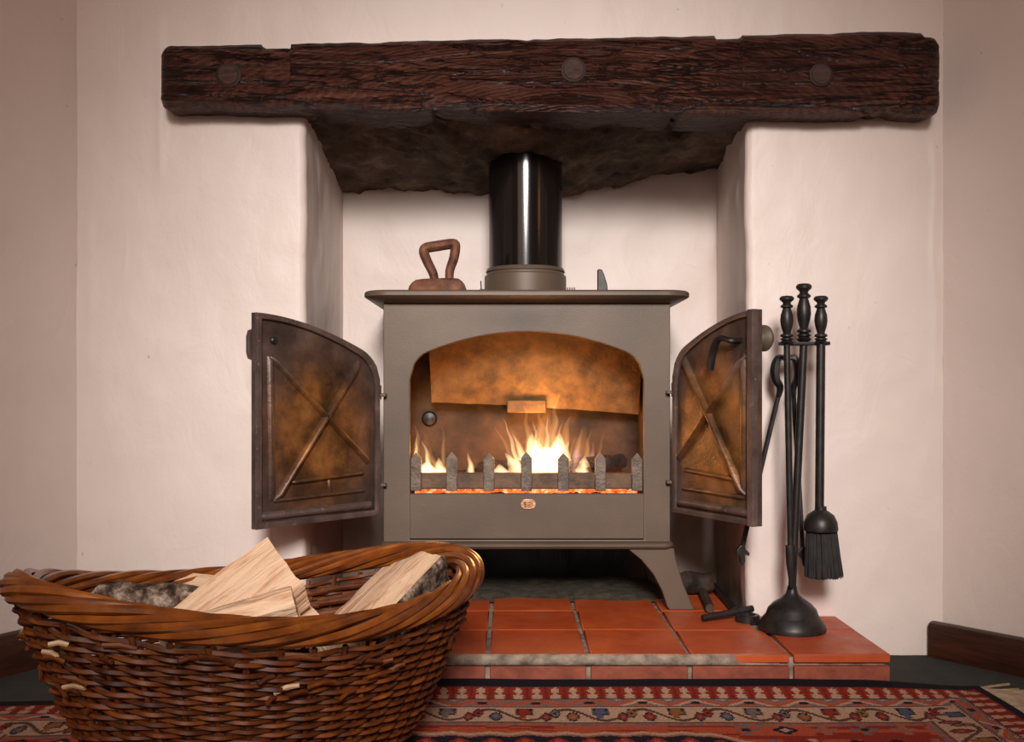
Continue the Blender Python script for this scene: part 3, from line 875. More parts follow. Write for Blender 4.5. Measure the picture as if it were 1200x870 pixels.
for (px, base, hp, wp, ln, mt) in (
        (604, 556, 58, 5, -24, 'flame_tip'), (608, 556, 66, 4, -20, 'flame_core'), (616, 556, 50, 8, -16, 'flame_core'), (606, 556, 26, 13, -14, 'flame_core'),
        (624, 556, 56, 9, -8, 'flame_tip'), (628, 556, 64, 5, -4, 'flame_core'), (634, 556, 44, 14, -2, 'flame_core'), (640, 556, 70, 5, 3, 'flame_core'),
        (648, 556, 46, 14, 2, 'flame_core'), (652, 556, 60, 5, 5, 'flame_core'), (660, 556, 40, 12, 5, 'flame_core'), (666, 556, 50, 4, 7, 'flame_tip'),
        (646, 556, 96, 9, 8, 'flame_tip'), (622, 556, 84, 8, -8, 'flame_tip'), (634, 556, 74, 14, 0, 'flame_tip'), (656, 556, 70, 11, 12, 'flame_tip'),
        (674, 556, 58, 7, 8, 'flame_tip'), (686, 556, 56, 5, 8, 'flame_tip'), (692, 556, 40, 6, 4, 'flame_tip'), (698, 556, 52, 3, 10, 'flame_tip'),
        (590, 558, 14, 14, -6, 'flame_core'), (580, 558, 10, 10, -6, 'flame_tip'), (676, 556, 36, 12, 0, 'flame_violet'), (692, 556, 30, 11, 2, 'flame_violet'), (684, 556, 22, 12, 0, 'flame_core'),
        (640, 556, 34, 40, 0, 'flame_core'), (652, 556, 50, 20, 4, 'flame_core'), (628, 556, 50, 18, -6, 'flame_core'), (640, 556, 84, 22, 2, 'flame_haze'), (612, 556, 60, 16, -14, 'flame_haze'), (680, 556, 60, 16, 8, 'flame_haze')):
    tongue(P(px, base, 1.925 + random.uniform(-.012, .02)), hp * U, wp * U, ln * U, px * .37 + hp, mt, fm)
fl2 = thing('fire_flames', P(505, 556, 1.93), 'curling orange flames at the left side of the firebox', 'flame')
for (px, base, hp, wp, ln, mt) in (
        (487, 556, 60, 6, 2, 'flame_tip'), (486, 556, 50, 4, 4, 'flame_core'), (490, 556, 28, 10, -4, 'flame_core'), (503, 556, 40, 5, -8, 'flame_core'), (512, 556, 34, 6, -10, 'flame_tip'),
        (520, 556, 60, 4, -2, 'flame_tip'), (518, 556, 20, 9, -6, 'flame_core'), (552, 556, 26, 5, -6, 'flame_core'), (502, 557, 16, 18, 0, 'flame_core'), (552, 557, 8, 10, 0, 'flame_tip'), (498, 556, 50, 13, -2, 'flame_haze')):
    tongue(P(px, base, 1.915 + random.uniform(-.012, .02)), hp * U, wp * U, ln * U, px * .37 + hp, mt, fl2)
for nm, p, e in (('fire_glow', P(632, 508, 1.945), 1.25), ('side_fire_glow', P(505, 535, 1.92), .35), ('front_fire_glow', P(625, 540, 1.865), .35)):
    lamp(nm, 'POINT', p, None, e, (1.0, .47, .14), shadow_soft_size=.03)

# ------------------------------------------------------------------ flat iron on the stove
IY = 1.832
ir = thing('flat_iron', (P(513, 0, IY).x, IY, TOPZ), 'small rusty antique flat iron standing on the stove top', 'iron')
ix = P(513, 0, IY).x
sole = []
for k in range(41):
    t = k / 40; u = -.055 + .108 * t
    sole.append((u, .030 * min(1, ((u + .055) / .075) ** .6 if u > -.055 else 0)))
ol = sole + [(a, -b) for a, b in sole[::-1]]
vs = []; fs = []; k = len(ol)
for sc_, z in ((.96, .0004), (.97, .007), (.93, .013), (.84, .019), (.72, .0235), (.55, .0250)):
    vs += [(ix + a * sc_, IY + b * sc_, TOPZ + z) for a, b in ol]
for i in range(5):
    for q in range(k):
        t = (q + 1) % k; fs.append((i * k + q, i * k + t, (i + 1) * k + t, (i + 1) * k + q))
fs += [tuple(range(k)), tuple(5 * k + q for q in range(k))]
MB().add(vs, fs).build('sole', 'rusty_iron', ir, weld=True)
IP = lambda a, b: Vector((P(a, b, IY).x, IY, P(a, b, IY).z))
hp = [IP(509, 334), IP(508, 322), IP(500, 305), IP(497, 296), IP(499, 291), IP(512, 288.5), IP(530, 286), IP(533.5, 289), IP(532, 302), IP(527, 318), IP(527, 334)]
MB().tube(cat(hp, 5), [.0074 + .0022 * abs(math.sin(i * math.pi / 50)) for i in range(51)], 10, up=(0, 1, 0), flat=1.25).build('handle', 'rusty_iron', ir)

# ------------------------------------------------------------------ fire tools
TX, TY = .462, 1.655
ST = thing('fire_tool_stand', (TX, TY, H), 'black iron companion stand with bell-shaped base on the hearth', 'tool stand')
MB().lathe([(.0535, 0), (.054, .004), (.0525, .010), (.0455, .020), (.0435, .0225), (.042, .024), (.0385, .034), (.030, .043), (.018, .051), (.0105, .058), (.008, .066), (.0078, .070)], (TX, TY, H + .0005), 48).build('base', 'black_iron', ST)
pt = P(942, 398, 1.655)
MB().tube([(TX, TY, H + .066), (pt.x, TY, pt.z - .005)], .0065, 12).build('pole', 'black_iron', ST)
zp = P(0, 403, 1.655).z
hol = MB().plate([[(-.040, -.013), (-.036, -.016), (-.030, -.008), (.028, -.008), (.034, -.016), (.040, -.013), (.040, .004), (.012, .013), (-.012, .013), (-.040, .004)]], .006, .001, (pt.x - .001, TY, zp), (1, 0, 0), (0, 1, 0))
hol.build('tool_holder', 'black_iron', ST)
def handle_prof(k, h_):
    pr = [(.0058, 0), (.0095, .02), (.0115, .05), (.0085, .075), (.0075, .085), (.0105, .10), (.0105, .12), (.0065, .145), (.0105, .165), (.0105, .20), (.0062, .235),
          (.0070, .27), (.0092, .36), (.0108, .48), (.0100, .60), (.0075, .70), (.0065, .735), (.0100, .76), (.0102, .79), (.0062, .83), (.0068, .86), (.0115, .91), (.0118, .95), (.0090, .985), (0, 1.0)]
    return [(r_ * k, t * h_) for r_, t in pr]
MB().lathe(handle_prof(1.08, P(0, 332, 1.655).z - zp - .003), (pt.x, TY, zp + .003), 20).build('finial', 'black_iron', ST)
hx_l, hx_r = P(922, 0, 1.645).x, P(962, 0, 1.645).x
z345 = P(0, 345, 1.645).z
PK = thing('fire_poker', (hx_l, 1.645, .13), 'black iron fire shovel-poker hung left of the stand pole with a turned handle', 'fire tool')
MB().lathe(handle_prof(.98, z345 - zp + .0), (hx_l, 1.645, zp - .002), 20).build('handle', 'black_iron', PK)
e0 = P(926.5, 642, 1.642)
MB().tube([(hx_l, 1.645, zp), (e0.x, 1.642, e0.z)], .0052, 10).build('shaft', 'black_iron', PK)
e1 = P(927.5, 668, 1.640); e2 = P(927.5, 689, 1.640)
MB().tube([(e0.x, 1.642, e0.z + .004), (e1.x, 1.640, e1.z + .01), (e1.x, 1.640, e1.z), (e2.x, 1.640, e2.z)], [.0085, .0088, .0072, .003], 10, flat=.7, up=(0, 1, 0)).build('tip', 'black_iron', PK)
BR = thing('hearth_brush', (hx_r, 1.645, .15), 'black hearth brush with domed head hung right of the stand pole', 'brush')
MB().lathe(handle_prof(.98, z345 - zp), (hx_r, 1.645, zp - .002), 20).build('handle', 'black_iron', BR)
bt = P(961, 598, 1.640); bz = P(0, 622, 1.640).z
MB().tube([(hx_r, 1.645, zp), (bt.x - .001, 1.640, bt.z)], .0072, 12).build('shaft', 'black_iron', BR)
dm = MB().lathe([(.027, bz - bt.z), (.0275, bz - bt.z + .004), (.0262, bz - bt.z + .014), (.021, -.008), (.012, -.0015), (.0095, .0), (.0092, .006)], (bt.x + .001, 1.640, bt.z), 32)
dm.build('brush_head', 'black_iron', BR)
br = MB(); bb_ = P(0, 677, 1.640).z
for k in range(800):
    a = random.uniform(0, 2 * math.pi); q = math.sqrt(random.random())
    x0 = bt.x + .002 + math.cos(a) * q * .0235; y0 = 1.640 + math.sin(a) * q * .018
    x1 = x0 + math.cos(a) * q * .006 + .0035 + random.gauss(0, .0012); y1 = max(1.60, min(y0 + math.sin(a) * q * .004, 1.70))
    br.tube([(x0, y0, bz + .004), ((x0 + x1) / 2, (y0 + y1) / 2, (bz + bb_) / 2), (x1, y1, bb_ + random.uniform(-.002, .004) + .002 * abs(x1 - bt.x) / .03)], [.0013, .0013, .0008], 4, caps=False)
br.build('bristles', 'bristle', BR, kind='stuff')
# tongs hung on the back of the stand
TG = thing('fire_tongs', (P(905, 0, 1.69).x, 1.69, .15), 'black iron log tongs with open jaws hanging behind the stand', 'fire tool')
Q = lambda a, b, D=1.695: P(a, b, D)
for side, pts in ((0, [(921, 420), (912, 420), (908, 432), (909, 445), (914, 454), (912, 466)]), (1, [(921, 420), (931, 420), (935.5, 432), (935, 445), (930, 454), (930, 466)])):
    q = cat([Q(a, b) for a, b in pts], 5)
    MB().tube(q, [.004 + .0035 * math.sin(math.pi * i / (len(q) - 1)) for i in range(len(q))], 8, up=(0, 1, 0), flat=1.4).build('spring_loop', 'black_iron', TG)
MB().lathe([(.004, 0), (.004, .010), (.0, .011)], Q(921, 421) + Vector((0, .004, 0)), 12, axis=(0, -1, 0)).build('pivot', 'black_iron', TG)
MB().tube([Q(912, 464), Q(869, 645)], .0042, 8).build('arm', 'black_iron', TG)
MB().tube([Q(930, 464), Q(941, 648, 1.69)], .0042, 8).build('arm', 'black_iron', TG)
for cx_, cy_, D in ((869, 645, 1.695), (941, 647, 1.69)):
    MB().plate([[(-.009, .0), (-.003, .008), (.004, .009), (.006, .002), (.0125, -.004), (.012, -.009), (.005, -.007), (.0055, -.018), (.002, -.026), (-.002, -.021), (-.004, -.010), (-.009, -.006)]], .010, .001, P(cx_, cy_, D)).build('claw', 'black_iron', TG)

# ------------------------------------------------------------------ loose iron on the hearth
a = P(820, 722, 1.735); b = P(882, 713, 1.735)
MB().tube([(a.x, 1.71, H + .0065), (b.x, 1.735, H + .0175)], .0058, 14).build('iron_rod', 'black_iron', label='short black iron rod lying across the iron ring on the hearth', category='rod')
rg = MB(); cR = Vector((P(876, 0, 1.715).x, 1.715, H))
vs = []; fs = []
for k in range(36):
    t = 2 * math.pi * k / 36
    for rr, z in ((.0205, .0005), (.0205, .0105), (.0185, .012), (.0135, .012), (.012, .0105), (.012, .0005)):
        vs.append(cR + Vector((math.cos(t) * rr, math.sin(t) * rr * .9, z)))
for k in range(36):
    q = (k + 1) % 36
    for i in range(6): fs.append((k * 6 + i, k * 6 + (i + 1) % 6, q * 6 + (i + 1) % 6, q * 6 + i))
rg.add(vs, fs).build('iron_ring', 'black_iron', label='thick black iron ring lying flat beside the tool stand base', category='ring')
MB().tube([(.395, 1.768, H + .007), (.398, 1.86, H + .007), (.402, 2.0, H + .007)], .007, 8).build('iron_bar', 'black_iron', label='black iron bar lying along the right side of the fireplace', category='bar')
MB().tube([(.352, 1.775, H + .009), (.362, 1.87, H + .009), (.372, 1.98, H + .009)], [.008, .0085, .008], 8).build('iron_bar', 'sooty_iron', label='dull rusty iron bar lying between the stove leg and fireplace side', category='bar')
round_log('old_log', (.315, 1.925, H + .024), (.385, 1.945, H + .022), .021, .019, 'sooty_iron', 2.2, 'small sooty brown lump of wood behind the right stove leg', 'log')

# ------------------------------------------------------------------ basket
BC = Vector((-.2870, 1.2055, 0)); BA, BBB, BROT = .272, .180, .6977
cr, sr = math.cos(BROT), math.sin(BROT)
# arc-length parametrised oval
_th = np.linspace(0, 2 * np.pi, 2001)
_x, _y = np.cos(_th) * BA, np.sin(_th) * BBB
_s = np.concatenate([[0], np.cumsum(np.hypot(np.diff(_x), np.diff(_y)))]); PER = _s[-1]; _s /= PER
def th_of(s): return float(np.interp(s % 1.0, _s, _th))
def bz_rim(th): return .209 + .0376 * math.cos(th) ** 2 - .0106 * math.cos(th)
def bpt(s, t, off=0.0, dz=0.0):
    """point on the basket wall: s around (0..1), t height (0 foot .. 1 under the rim), off outward"""
    th = th_of(s)
    k = .60 + .40 * (t ** .75)
    u, v_ = math.cos(th) * BA * k, math.sin(th) * BBB * k
    nx, ny = math.cos(th) / BA, math.sin(th) / BBB
    l_ = math.hypot(nx, ny); nx /= l_; ny /= l_
    u += nx * off; v_ += ny * off
    z = .012 + (bz_rim(th) - .020 - .012) * t + dz
    return Vector((BC.x + u * cr - v_ * sr, BC.y + u * sr + v_ * cr, z))
def rimpt(s):
    th = th_of(s)
    u, v_ = math.cos(th) * BA, math.sin(th) * BBB
    nx, ny = math.cos(th) / BA, math.sin(th) / BBB; l_ = math.hypot(nx, ny)
    nx, ny = nx / l_, ny / l_
    return Vector((BC.x + u * cr - v_ * sr, BC.y + u * sr + v_ * cr, bz_rim(th) - .002)), Vector((nx * cr - ny * sr, nx * sr + ny * cr, 0))
basket = thing('log_basket', (BC.x, BC.y, .008), 'large oval brown wicker basket full of split logs on the rug', 'basket')
NS = 40
for k in range(NS):
    s0 = k / NS
    MB().tube([bpt(s0, t, .0) for t in np.linspace(0, 1.0, 8)], .0034, 5).build('stake', 'wicker', basket)
ROWS = 34
for r_ in range(ROWS):
    t = (r_ + .5) / ROWS * .97 + .01
    pts = []; rad = []
    n_ = NS * 6; ph = random.random() * 50
    loose = smooth((t - .80) / .12)
    for j in range(n_):
        s0 = j / n_
        wv_ = math.cos(math.pi * NS * s0 + math.pi * r_)
        jz = .0014 * N(s0 * 23, r_ * 3.3, ph) + .0035 * loose * N(s0 * 17, r_ * 1.7, ph)
        pts.append(bpt(s0, t, .0046 * wv_ + .0012 * N(s0 * 31, ph, 2), jz))
        rad.append(.0030 + .0007 * N(s0 * 9, ph, 4))
    MB().tube(pts, rad, 5, closed=True).build('weaver', 'wicker', basket)
# rope-like rim
NR = 8
for k in range(NR):
    pts = []; rad = []; n_ = 260
    for j in range(n_):
        s0 = j / n_; c, nr = rimpt(s0)
        a = 2 * math.pi * (4 * s0 + k / NR) + .25 * N(s0 * 6, k, 3)
        pts.append(c + nr * math.cos(a) * (.0135 + .0012 * N(s0 * 7, k, 6)) + Vector((0, 0, math.sin(a) * (.0115 + .0012 * N(s0 * 7, k, 8)))))
        rad.append(.0047 + .0008 * N(s0 * 11, k * 4.4, 0))
    MB().tube(pts, rad, 7, closed=True).build('rim_rod', 'rim_wicker', basket)
core = MB().tube([rimpt(j / 120)[0] for j in range(120)], .0085, 8, closed=True).build('rim_core', 'dark_wicker', basket)
# foot ring and woven bottom
bo = MB()
for r_ in range(12):
    f_ = (r_ + 1) / 12
    bo.tube([Vector((BC.x, BC.y, 0)).lerp(Vector((*bpt(j / 60, 0)[:2], 0)), f_) + Vector((0, 0, .0125)) for j in range(60)], .006, 5, closed=True)
bo.build('bottom', 'wicker', basket)
# stray cut ends below the rim
for k in range(46):
    s0 = random.choice([random.uniform(.36, .58), random.uniform(.5, .95)])
    t = random.uniform(.66, .95) if s0 > .58 else random.uniform(.55, .95)
    a = bpt(s0, t, .003); b = bpt(s0 + random.choice([-1, 1]) * random.uniform(.006, .03), t + random.uniform(-.04, .05), random.uniform(.007, .014))
    MB().tube([a, a.lerp(b, .5) + Vector((0, 0, .002)), b], [.003, .0028, .0024], 6).build('cut_end', random.choice(['wicker', 'wicker', 'wicker', 'wicker', 'pale_twig']), basket)
# twigs crossing inside the far rim
for k in range(16):
    s0 = random.uniform(.02, .24); t = random.uniform(.72, .95)
    pts = [bpt(s0 + q * .02, t + .03 * N(q, k, 1), -.010 - .006 * abs(N(q * 2, k, 3))) for q in range(5)]
    MB().tube(cat(pts, 3), .0042, 6).build('inner_rod', 'wicker', basket)

# ------------------------------------------------------------------ logs in the basket
def split_log(p0, p1, sec, bark_edges, upv, label, seed, group='split logs in the basket', endcut=0.0):
    """sec: polygon (u,v) of the section; bark_edges: indices of edges that carry bark; local z of the mesh is the log axis"""
    p0 = Vector(p0); p1 = Vector(p1); ax = (p1 - p0); ln = ax.length; ax.normalize()
    upv = Vector(upv); uu = (upv - ax * upv.dot(ax)).normalized(); ww = uu.cross(ax)
    root = thing('split_log', (p0 + p1) / 2, label, 'log', group)
    mat_ = Matrix((( ww.x, uu.x, ax.x, p0.x), (ww.y, uu.y, ax.y, p0.y), (ww.z, uu.z, ax.z, p0.z), (0, 0, 0, 1)))
    SUB = 7; RG = 18; sec = [(-a, b) for a, b in sec]
    ring = []; tagb = []
    for i in range(len(sec)):
        a = Vector(sec[i]); b = Vector(sec[(i + 1) % len(sec)])
        for q in range(SUB): ring.append(a.lerp(b, q / SUB)); tagb.append(i in bark_edges)
    k = len(ring); cen = sum(ring, Vector((0, 0))) / k
    vs = []; fs = []
    for r_ in range(RG + 1):
        t = r_ / RG; z = ln * t
        for p, tb in zip(ring, tagb):
            nrm = (p - cen); nrm.normalize()
            d_ = .0022 * FR(p.x * 90 + seed, p.y * 90, z * 9, 3) + (.0012 * FR(p.x * 200, p.y * 200 + seed, z * 30, 2))
            zz = z + (endcut * p.x if r_ == RG else 0) + (.0015 * N(p.x * 200, p.y * 200, seed) if r_ in (0, RG) else 0)
            vs.append((p.x + nrm.x * d_, p.y + nrm.y * d_, zz))
    for r_ in range(RG):
        for q in range(k):
            w_ = (q + 1) % k; fs.append((r_ * k + q, r_ * k + w_, (r_ + 1) * k + w_, (r_ + 1) * k + q))
    for base in (0, RG):
        c_ = len(vs); vs.append((cen.x, cen.y, ln * base / RG))
        for q in range(k): fs.append((base * k + q, base * k + (q + 1) % k, c_))
    o = MB().add(vs, fs).build('wood', 'split_wood', None, sharp=35)
    o.matrix_world = mat_; o.parent = root; o.matrix_parent_inverse = world_of(root).inverted()
    if bark_edges:
        # bark shell
        for (lo, hi, mt, nm) in ((.0008, .0042, 'inner_bark', 'inner_bark'), (.0030, .0075, 'bark', 'bark')):
            mb = MB(); sel = [q for q in range(k) if tagb[q]]
            runs = []; cur = [sel[0]]
            for q in sel[1:]:
                if q == cur[-1] + 1: cur.append(q)
                else: runs.append(cur); cur = [q]
            runs.append(cur)
            for run in runs:
                ids = run + [(run[-1] + 1) % k]; m_ = len(ids); vs = []; fs = []
                for r_ in range(RG + 1):
                    z = ln * lerp(.004, .996, r_ / RG)
                    for jj, q in enumerate(ids):
                        p = ring[q]; nrm = (p - cen).normalized()
                        rr = hi * (1 + .35 * FR(p.x * 80 + seed, p.y * 80, z * 60, 3))
                        if jj in (0, m_ - 1): rr = lo + .001
                        vs.append((p.x + nrm.x * rr, p.y + nrm.y * rr, z + (endcut * p.x * r_ / RG)))
                    for q in ids:
                        p = ring[q]; nrm = (p - cen).normalized(); vs.append((p.x + nrm.x * (lo - .003), p.y + nrm.y * (lo - .003), z + (endcut * p.x * r_ / RG)))
                W2 = 2 * m_
                for r_ in range(RG):
                    for jj in range(m_ - 1):
                        a = r_ * W2 + jj; fs.append((a, a + 1, a + W2 + 1, a + W2))
                        a += m_; fs.append((a, a + 1, a + W2 + 1, a + W2))
                    for jj in (0, m_ - 1):
                        a = r_ * W2 + jj; fs.append((a, a + W2, a + W2 + m_, a + m_))
                for r_ in (0, RG):
                    for jj in range(m_ - 1):
                        a = r_ * W2 + jj; fs.append((a, a + 1, a + 1 + m_, a + m_))
                mb.add(vs, fs)
            o = mb.build(nm, mt, None, sharp=60)
            o.matrix_world = mat_; o.parent = root; o.matrix_parent_inverse = world_of(root).inverted()
    return root
# big pale wedge on the right with bark on its right side
split_log(P(392, 760, 1.17), P(482, 668, 1.37), [(-.036, .012), (-.030, -.030), (.010, -.042), (.038, -.030), (.044, .010), (.020, .022)], (2, 3), (-.30, -.25, 1.0),
          'pale split log leaning up on the right with a bark side', 1.0, endcut=-.25)
# upright wedge in the middle
split_log(P(210, 768, 1.12), P(338, 668, 1.215), [(-.036, .034), (-.040, -.020), (.030, -.040), (.042, -.004)], (), (-.35, -.4, 1.0),
          'tall split log wedge rising highest in the middle of the basket', 2.0, endcut=.3)
split_log(P(206, 748, 1.075), P(346, 708, 1.10), [(-.016, .014), (-.018, -.014), (.017, -.016), (.019, .008), (.004, .018)], (), (0, -.3, 1.0),
          'small smooth split log lying in front of the tall wedge', 3.0)
split_log(P(250, 762, 1.07), P(354, 735, 1.12), [(-.016, .012), (-.018, -.012), (.016, -.014), (.018, .010)], (), (.1, -.3, 1.0),
          'smallest split log at the bottom, its end just above the front rim', 4.0)
split_log(P(300, 752, 1.17), P(368, 722, 1.22), [(-.018, .012), (-.020, -.014), (.016, -.016), (.018, .008)], (1,), (.3, -.3, 1.0),
          'short split log tucked between the tall wedge and the right log', 5.0)
round_log('bark_log', P(96, 704, 1.215), P(262, 713, 1.27), .022, .026, 'bark', 4.4, 'rough grey bark-covered log lying at the left end of the basket', 'log', 20, 30, 'split logs in the basket', .006, .16, ends='split_wood')
split_log(P(90, 700, 1.25), P(150, 700, 1.28), [(-.016, .010), (-.016, -.012), (.014, -.012), (.016, .008)], (1, 2), (0, -.5, 1), 'short log stub with a brown end behind the bark log', 6.0)
split_log(P(170, 690, 1.30), P(330, 702, 1.33), [(-.022, .014), (-.022, -.016), (.018, -.016), (.022, .010)], (2,), (0, -.4, 1), 'reddish-edged split log lying along the far side of the basket', 7.0)
# logs underneath that carry the rest
split_log((-.42, 1.11, .058), (-.21, 1.27, .060), [(-.040, .026), (-.040, -.030), (.040, -.030), (.040, .024)], (1,), (0, 0, 1), 'large split log at the bottom of the pile, under the others', 8.0)
split_log((-.36, 1.06, .105), (-.16, 1.24, .100), [(-.032, .026), (-.034, -.028), (.034, -.028), (.032, .022)], (1,), (0, 0, 1), 'split log in the second layer of the pile, seen between the others', 9.0)

# ------------------------------------------------------------------ rug
RX0, RX1 = -.80, .715
STEP = .0022; RQ = .62
NXR = int((RX1 - RX0) / STEP); NQ = int(RQ / STEP)
C = {k: np.array(S(*v_)[:3]) for k, v_ in dict(navy=(30, 26, 38), black=(20, 18, 26), red=(150, 46, 30), deep=(120, 34, 26), cream=(196, 156, 128), pink=(166, 98, 80), grey=(124, 102, 100),
     gold=(148, 96, 48), blue=(84, 88, 108), orange=(186, 82, 50), brown=(96, 62, 44)).items()}
def hsh(a, b): 
    x = math.sin(a * 127.1 + b * 311.7) * 43758.5453; return x - math.floor(x)
def motif(u, v_, k):
    """small flower-like motif: u,v in -1..1"""
    r_ = math.hypot(u, v_)
    if k % 3 == 0:
        if r_ < .28: return 'navy'
        if r_ < .85 and math.cos(4 * math.atan2(v_, u)) > .1: return 'grey' if k % 2 else 'cream'
    elif k % 3 == 1:
        if abs(u) + abs(v_) < .35: return 'cream'
        if abs(u) + abs(v_) < .8: return 'navy'
    else:
        if abs(u) < .25 and abs(v_) < .8 or abs(v_) < .25 and abs(u) < .8: return 'grey' if k % 2 else 'pink'
    return None
def rug_color(x, q):
    sl, sr_ = x - RX0, RX1 - x
    side = min(sl, sr_)
    if side < q: e, t = side, q; end = True
    else: e, t = q, x; end = False
    b0 = .022 if not end else .014
    if e < b0: return 'black'
    e -= b0
    if e < .040:                                   # reciprocal trefoils
        p = .0265; u = ((t / p) % 1.0) - .5; v_ = e / .040
        if v_ < .08 or v_ > .93: return 'deep' if v_ < .5 else 'navy'
        hw_ = .10 + (.17 if v_ > .62 else 0) + (.11 if .18 < v_ < .46 else 0) - (.03 if v_ < .2 else 0)
        return 'cream' if abs(u) < hw_ else ('red' if (abs(u) < .44) else 'deep')
    e -= .040
    if e < .026:                                   # narrow guard of chevrons
        p = .075; u = abs(((t / p) % 1.0) - .5) * 2; v_ = e / .026
        if v_ < .1 or v_ > .9: return 'grey'
        d = (u - v_) % 1.0
        if u < .18 and .3 < v_ < .7: return 'navy'
        return 'orange' if d < .25 else 'pink' if d < .5 else 'grey' if d < .72 else 'cream' if hsh(int(t / p), 2) > .5 else 'pink'
    e -= .026
    if e < .066:                                   # main cream border with vine and blossoms
        p = .105; k = int(math.floor(t / p)); u = (t / p) % 1.0; v_ = e / .066
        if v_ < .05 or v_ > .95: return 'brown'
        vine = .5 + .33 * math.sin(2 * math.pi * u) 
        # blossoms
        for j, (cu, cv, ru, rv, cc, cin) in enumerate(((.20, .42, .10, .30, ('red', 'blue', 'gold', 'grey')[k % 4], 'cream'), (.48, .62, .055, .22, 'red', 'grey'), (.60, .40, .055, .22, ('grey', 'gold', 'red')[k % 3], 'navy'), (.83, .60, .07, .22, ('gold', 'red', 'blue')[k % 3], 'pink'))):
            a, b = (u - cu) / ru, (v_ - cv) / rv
            if j == 0:
                # hooked leaf
                if abs(b) < .9 and -1 < a < 1 and (b < .1 and abs(a) < .9 - .3 * (b < -.5) or abs(a + .25) < .45): 
                    return cc
                if abs(b) < 1.1 and abs(a) < 1.12 and b < .25: return 'navy'
            else:
                r2 = abs(a) ** 1.5 + abs(b) ** 1.5
                if r2 < .25: return cin
                if r2 < 1: return cc
                if r2 < 1.5: return 'navy'
        if abs(v_ - vine) < .07: return 'brown'
        return 'cream'
    e -= .066
    if e < .012: return 'pink' if hsh(int(t / .006), 1) > .35 else 'grey'
    e -= .012
    xc = (RX0 + RX1) / 2
    lim = .022 + .62 * max(0, abs(x - xc) - .30)
    if not end and e > lim or (end and (q - .166) > lim and side > .30):
        v_ = (q - .166) - lim
        zz = .007 * abs(((x / .05) % 1.0) - .5) * 2
        if v_ < .014 + zz and v_ > zz: return 'cream' if v_ < .009 + zz else 'pink'
        if v_ <= zz: return 'orange'
        # navy ground with rows of lozenges
        rr = (v_ - .02) / .030; kr = math.floor(rr); uu = (x / .042 + .5 * (kr % 2)) % 1.0 - .5; vv = rr - kr - .5
        d = abs(uu) * 1.5 + abs(vv)
        if d < .22: return 'orange' if kr % 2 == 0 else 'cream'
        if d < .48: return ('red', 'cream', 'gold')[int(kr) % 3]
        return 'navy'
    if not end and abs(x - xc) < .34 and e <= lim: return 'orange' if hsh(math.floor(x / .03), math.floor(e / .006)) > .4 else 'red'
    # red spandrel with scattered flowers
    p = .052; ky = math.floor(q / p); xo = x + .5 * p * (ky % 2); kx = math.floor(xo / p)
    u = (xo / p - kx - .5) * 2.3; v_ = (q / p - ky - .5) * 2.3
    c_ = motif(u, v_, int(hsh(kx, ky) * 6))
    if c_: return c_
    return 'orange' if hsh(math.floor(x / .05), math.floor(q / .012)) > .5 else 'red'
def lift(x): return smooth((x + .45) / .2) * (1 - smooth((x - .50) / .20))
xe = np.linspace(RX0, RX1, NXR + 1); qe = np.linspace(0, RQ, NQ + 1)
V = np.zeros((NXR + 1, NQ + 1, 3))
for i, x in enumerate(xe):
    L_ = lift(x) * (1 + .10 * N(x * 5, 1, 1))
    ye = 1.505 + .055 * x
    ye = lerp(ye, min(ye, 1.484), lift(x))
    z = .009 + L_ * .027 * np.exp(-np.maximum(qe - .004, 0) / .075)
    shr = .82 + (1 - .82) * (1 - lift(x))
    y = ye - np.where(qe < .18, qe * shr, .18 * shr + (qe - .18))
    V[i, :, 0] = x + .002 * np.array([N(x * 3, q * 3, 4) for q in qe]) ; V[i, :, 1] = y
    V[i, :, 2] = z + .0012 * np.array([N(x * 9, q * 9, 2) for q in qe])
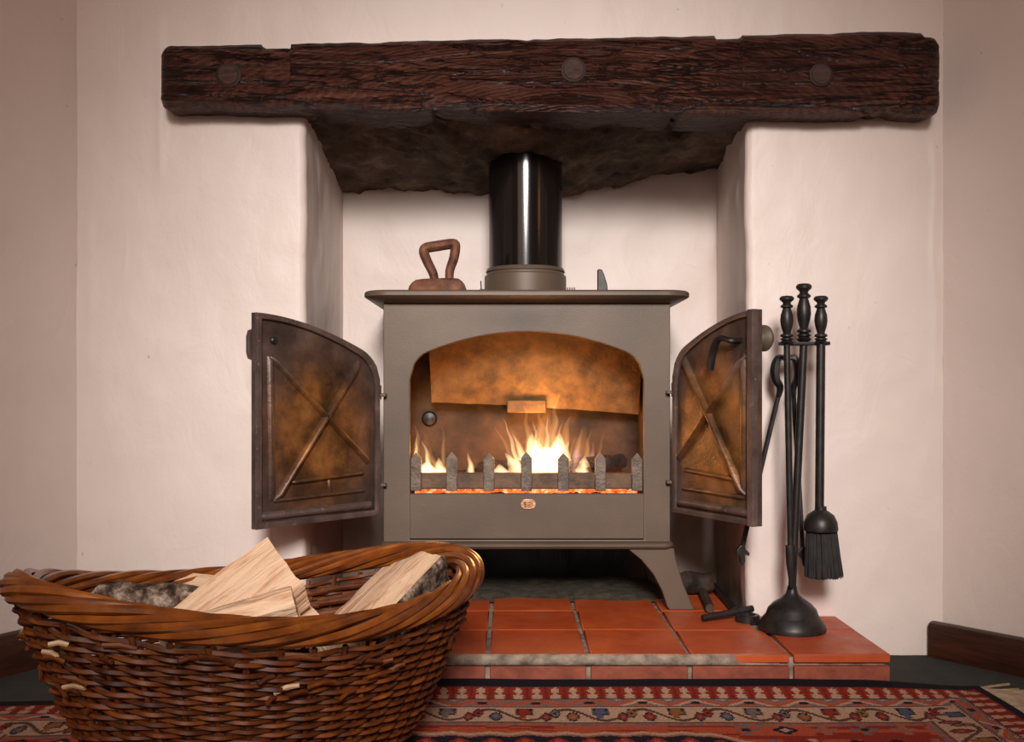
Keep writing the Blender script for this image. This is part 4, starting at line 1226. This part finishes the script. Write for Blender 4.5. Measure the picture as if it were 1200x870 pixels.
# thickness: edge skirt down to the floor
me = bpy.data.meshes.new('persian_rug')
top = V.reshape(-1, 3)
def vid(i, j): return i * (NQ + 1) + j
ii, jj = np.meshgrid(np.arange(NXR), np.arange(NQ), indexing='ij'); ii = ii.ravel(); jj = jj.ravel()
quads = np.stack([vid(ii, jj), vid(ii, jj + 1), vid(ii + 1, jj + 1), vid(ii + 1, jj)], 1)
border = [vid(i, 0) for i in range(NXR + 1)] + [vid(NXR, j) for j in range(1, NQ + 1)] + [vid(i, NQ) for i in range(NXR - 1, -1, -1)] + [vid(0, j) for j in range(NQ - 1, 0, -1)]
low = top[border].copy(); low[:, 2] = np.maximum(low[:, 2] - .007, .0015)
base = len(top); nb = len(border)
sk = [(border[k], base + k, base + (k + 1) % nb, border[(k + 1) % nb]) for k in range(nb)]
allv = np.concatenate([top, low]); allf = quads.tolist() + [list(f) for f in sk]
me.from_pydata(allv.tolist(), [], allf)
cols = np.zeros((len(me.loops), 4), dtype=np.float32); cols[:, 3] = 1
fc = np.zeros((len(allf), 3))
xm = (xe[:-1] + xe[1:]) / 2; qm = (qe[:-1] + qe[1:]) / 2
kk = 0
for x in xm:
    for q in qm:
        jx = .0012 * math.sin(q * 900 + x * 300); 
        fc[kk] = C[rug_color(x + jx, q)] * (0.82 + .36 * hsh(int(x / STEP), int(q / STEP))); kk += 1
fc[kk:] = C['black']
cols[:, :3] = np.repeat(fc, 4, axis=0)
ca = me.color_attributes.new('knots', 'FLOAT_COLOR', 'CORNER'); ca.data.foreach_set('color', cols.ravel())
me.update()
rug = thing('persian_rug', (-.04, 1.1, 0), 'red, cream and navy patterned wool rug in front of the hearth', 'rug')
link('pile', me, 'rug_wool', rug)
fr = MB()
for k in range(330):
    q = random.uniform(.0, .60); i = NXR; j = min(NQ, int(q / STEP)); p = Vector(V[i, j])
    a = p + Vector((-.002, 0, -.004)); ln = random.uniform(.05, .085); dy = random.gauss(0, .010)
    fr.tube(cat([a, a + Vector((ln * .4, dy * .3 + random.gauss(0, .003), -.001)), a + Vector((ln, dy, -.0028))], 3), .0020, 4, caps=False)
fr.build('fringe', 'fringe_cotton', rug, kind='stuff')
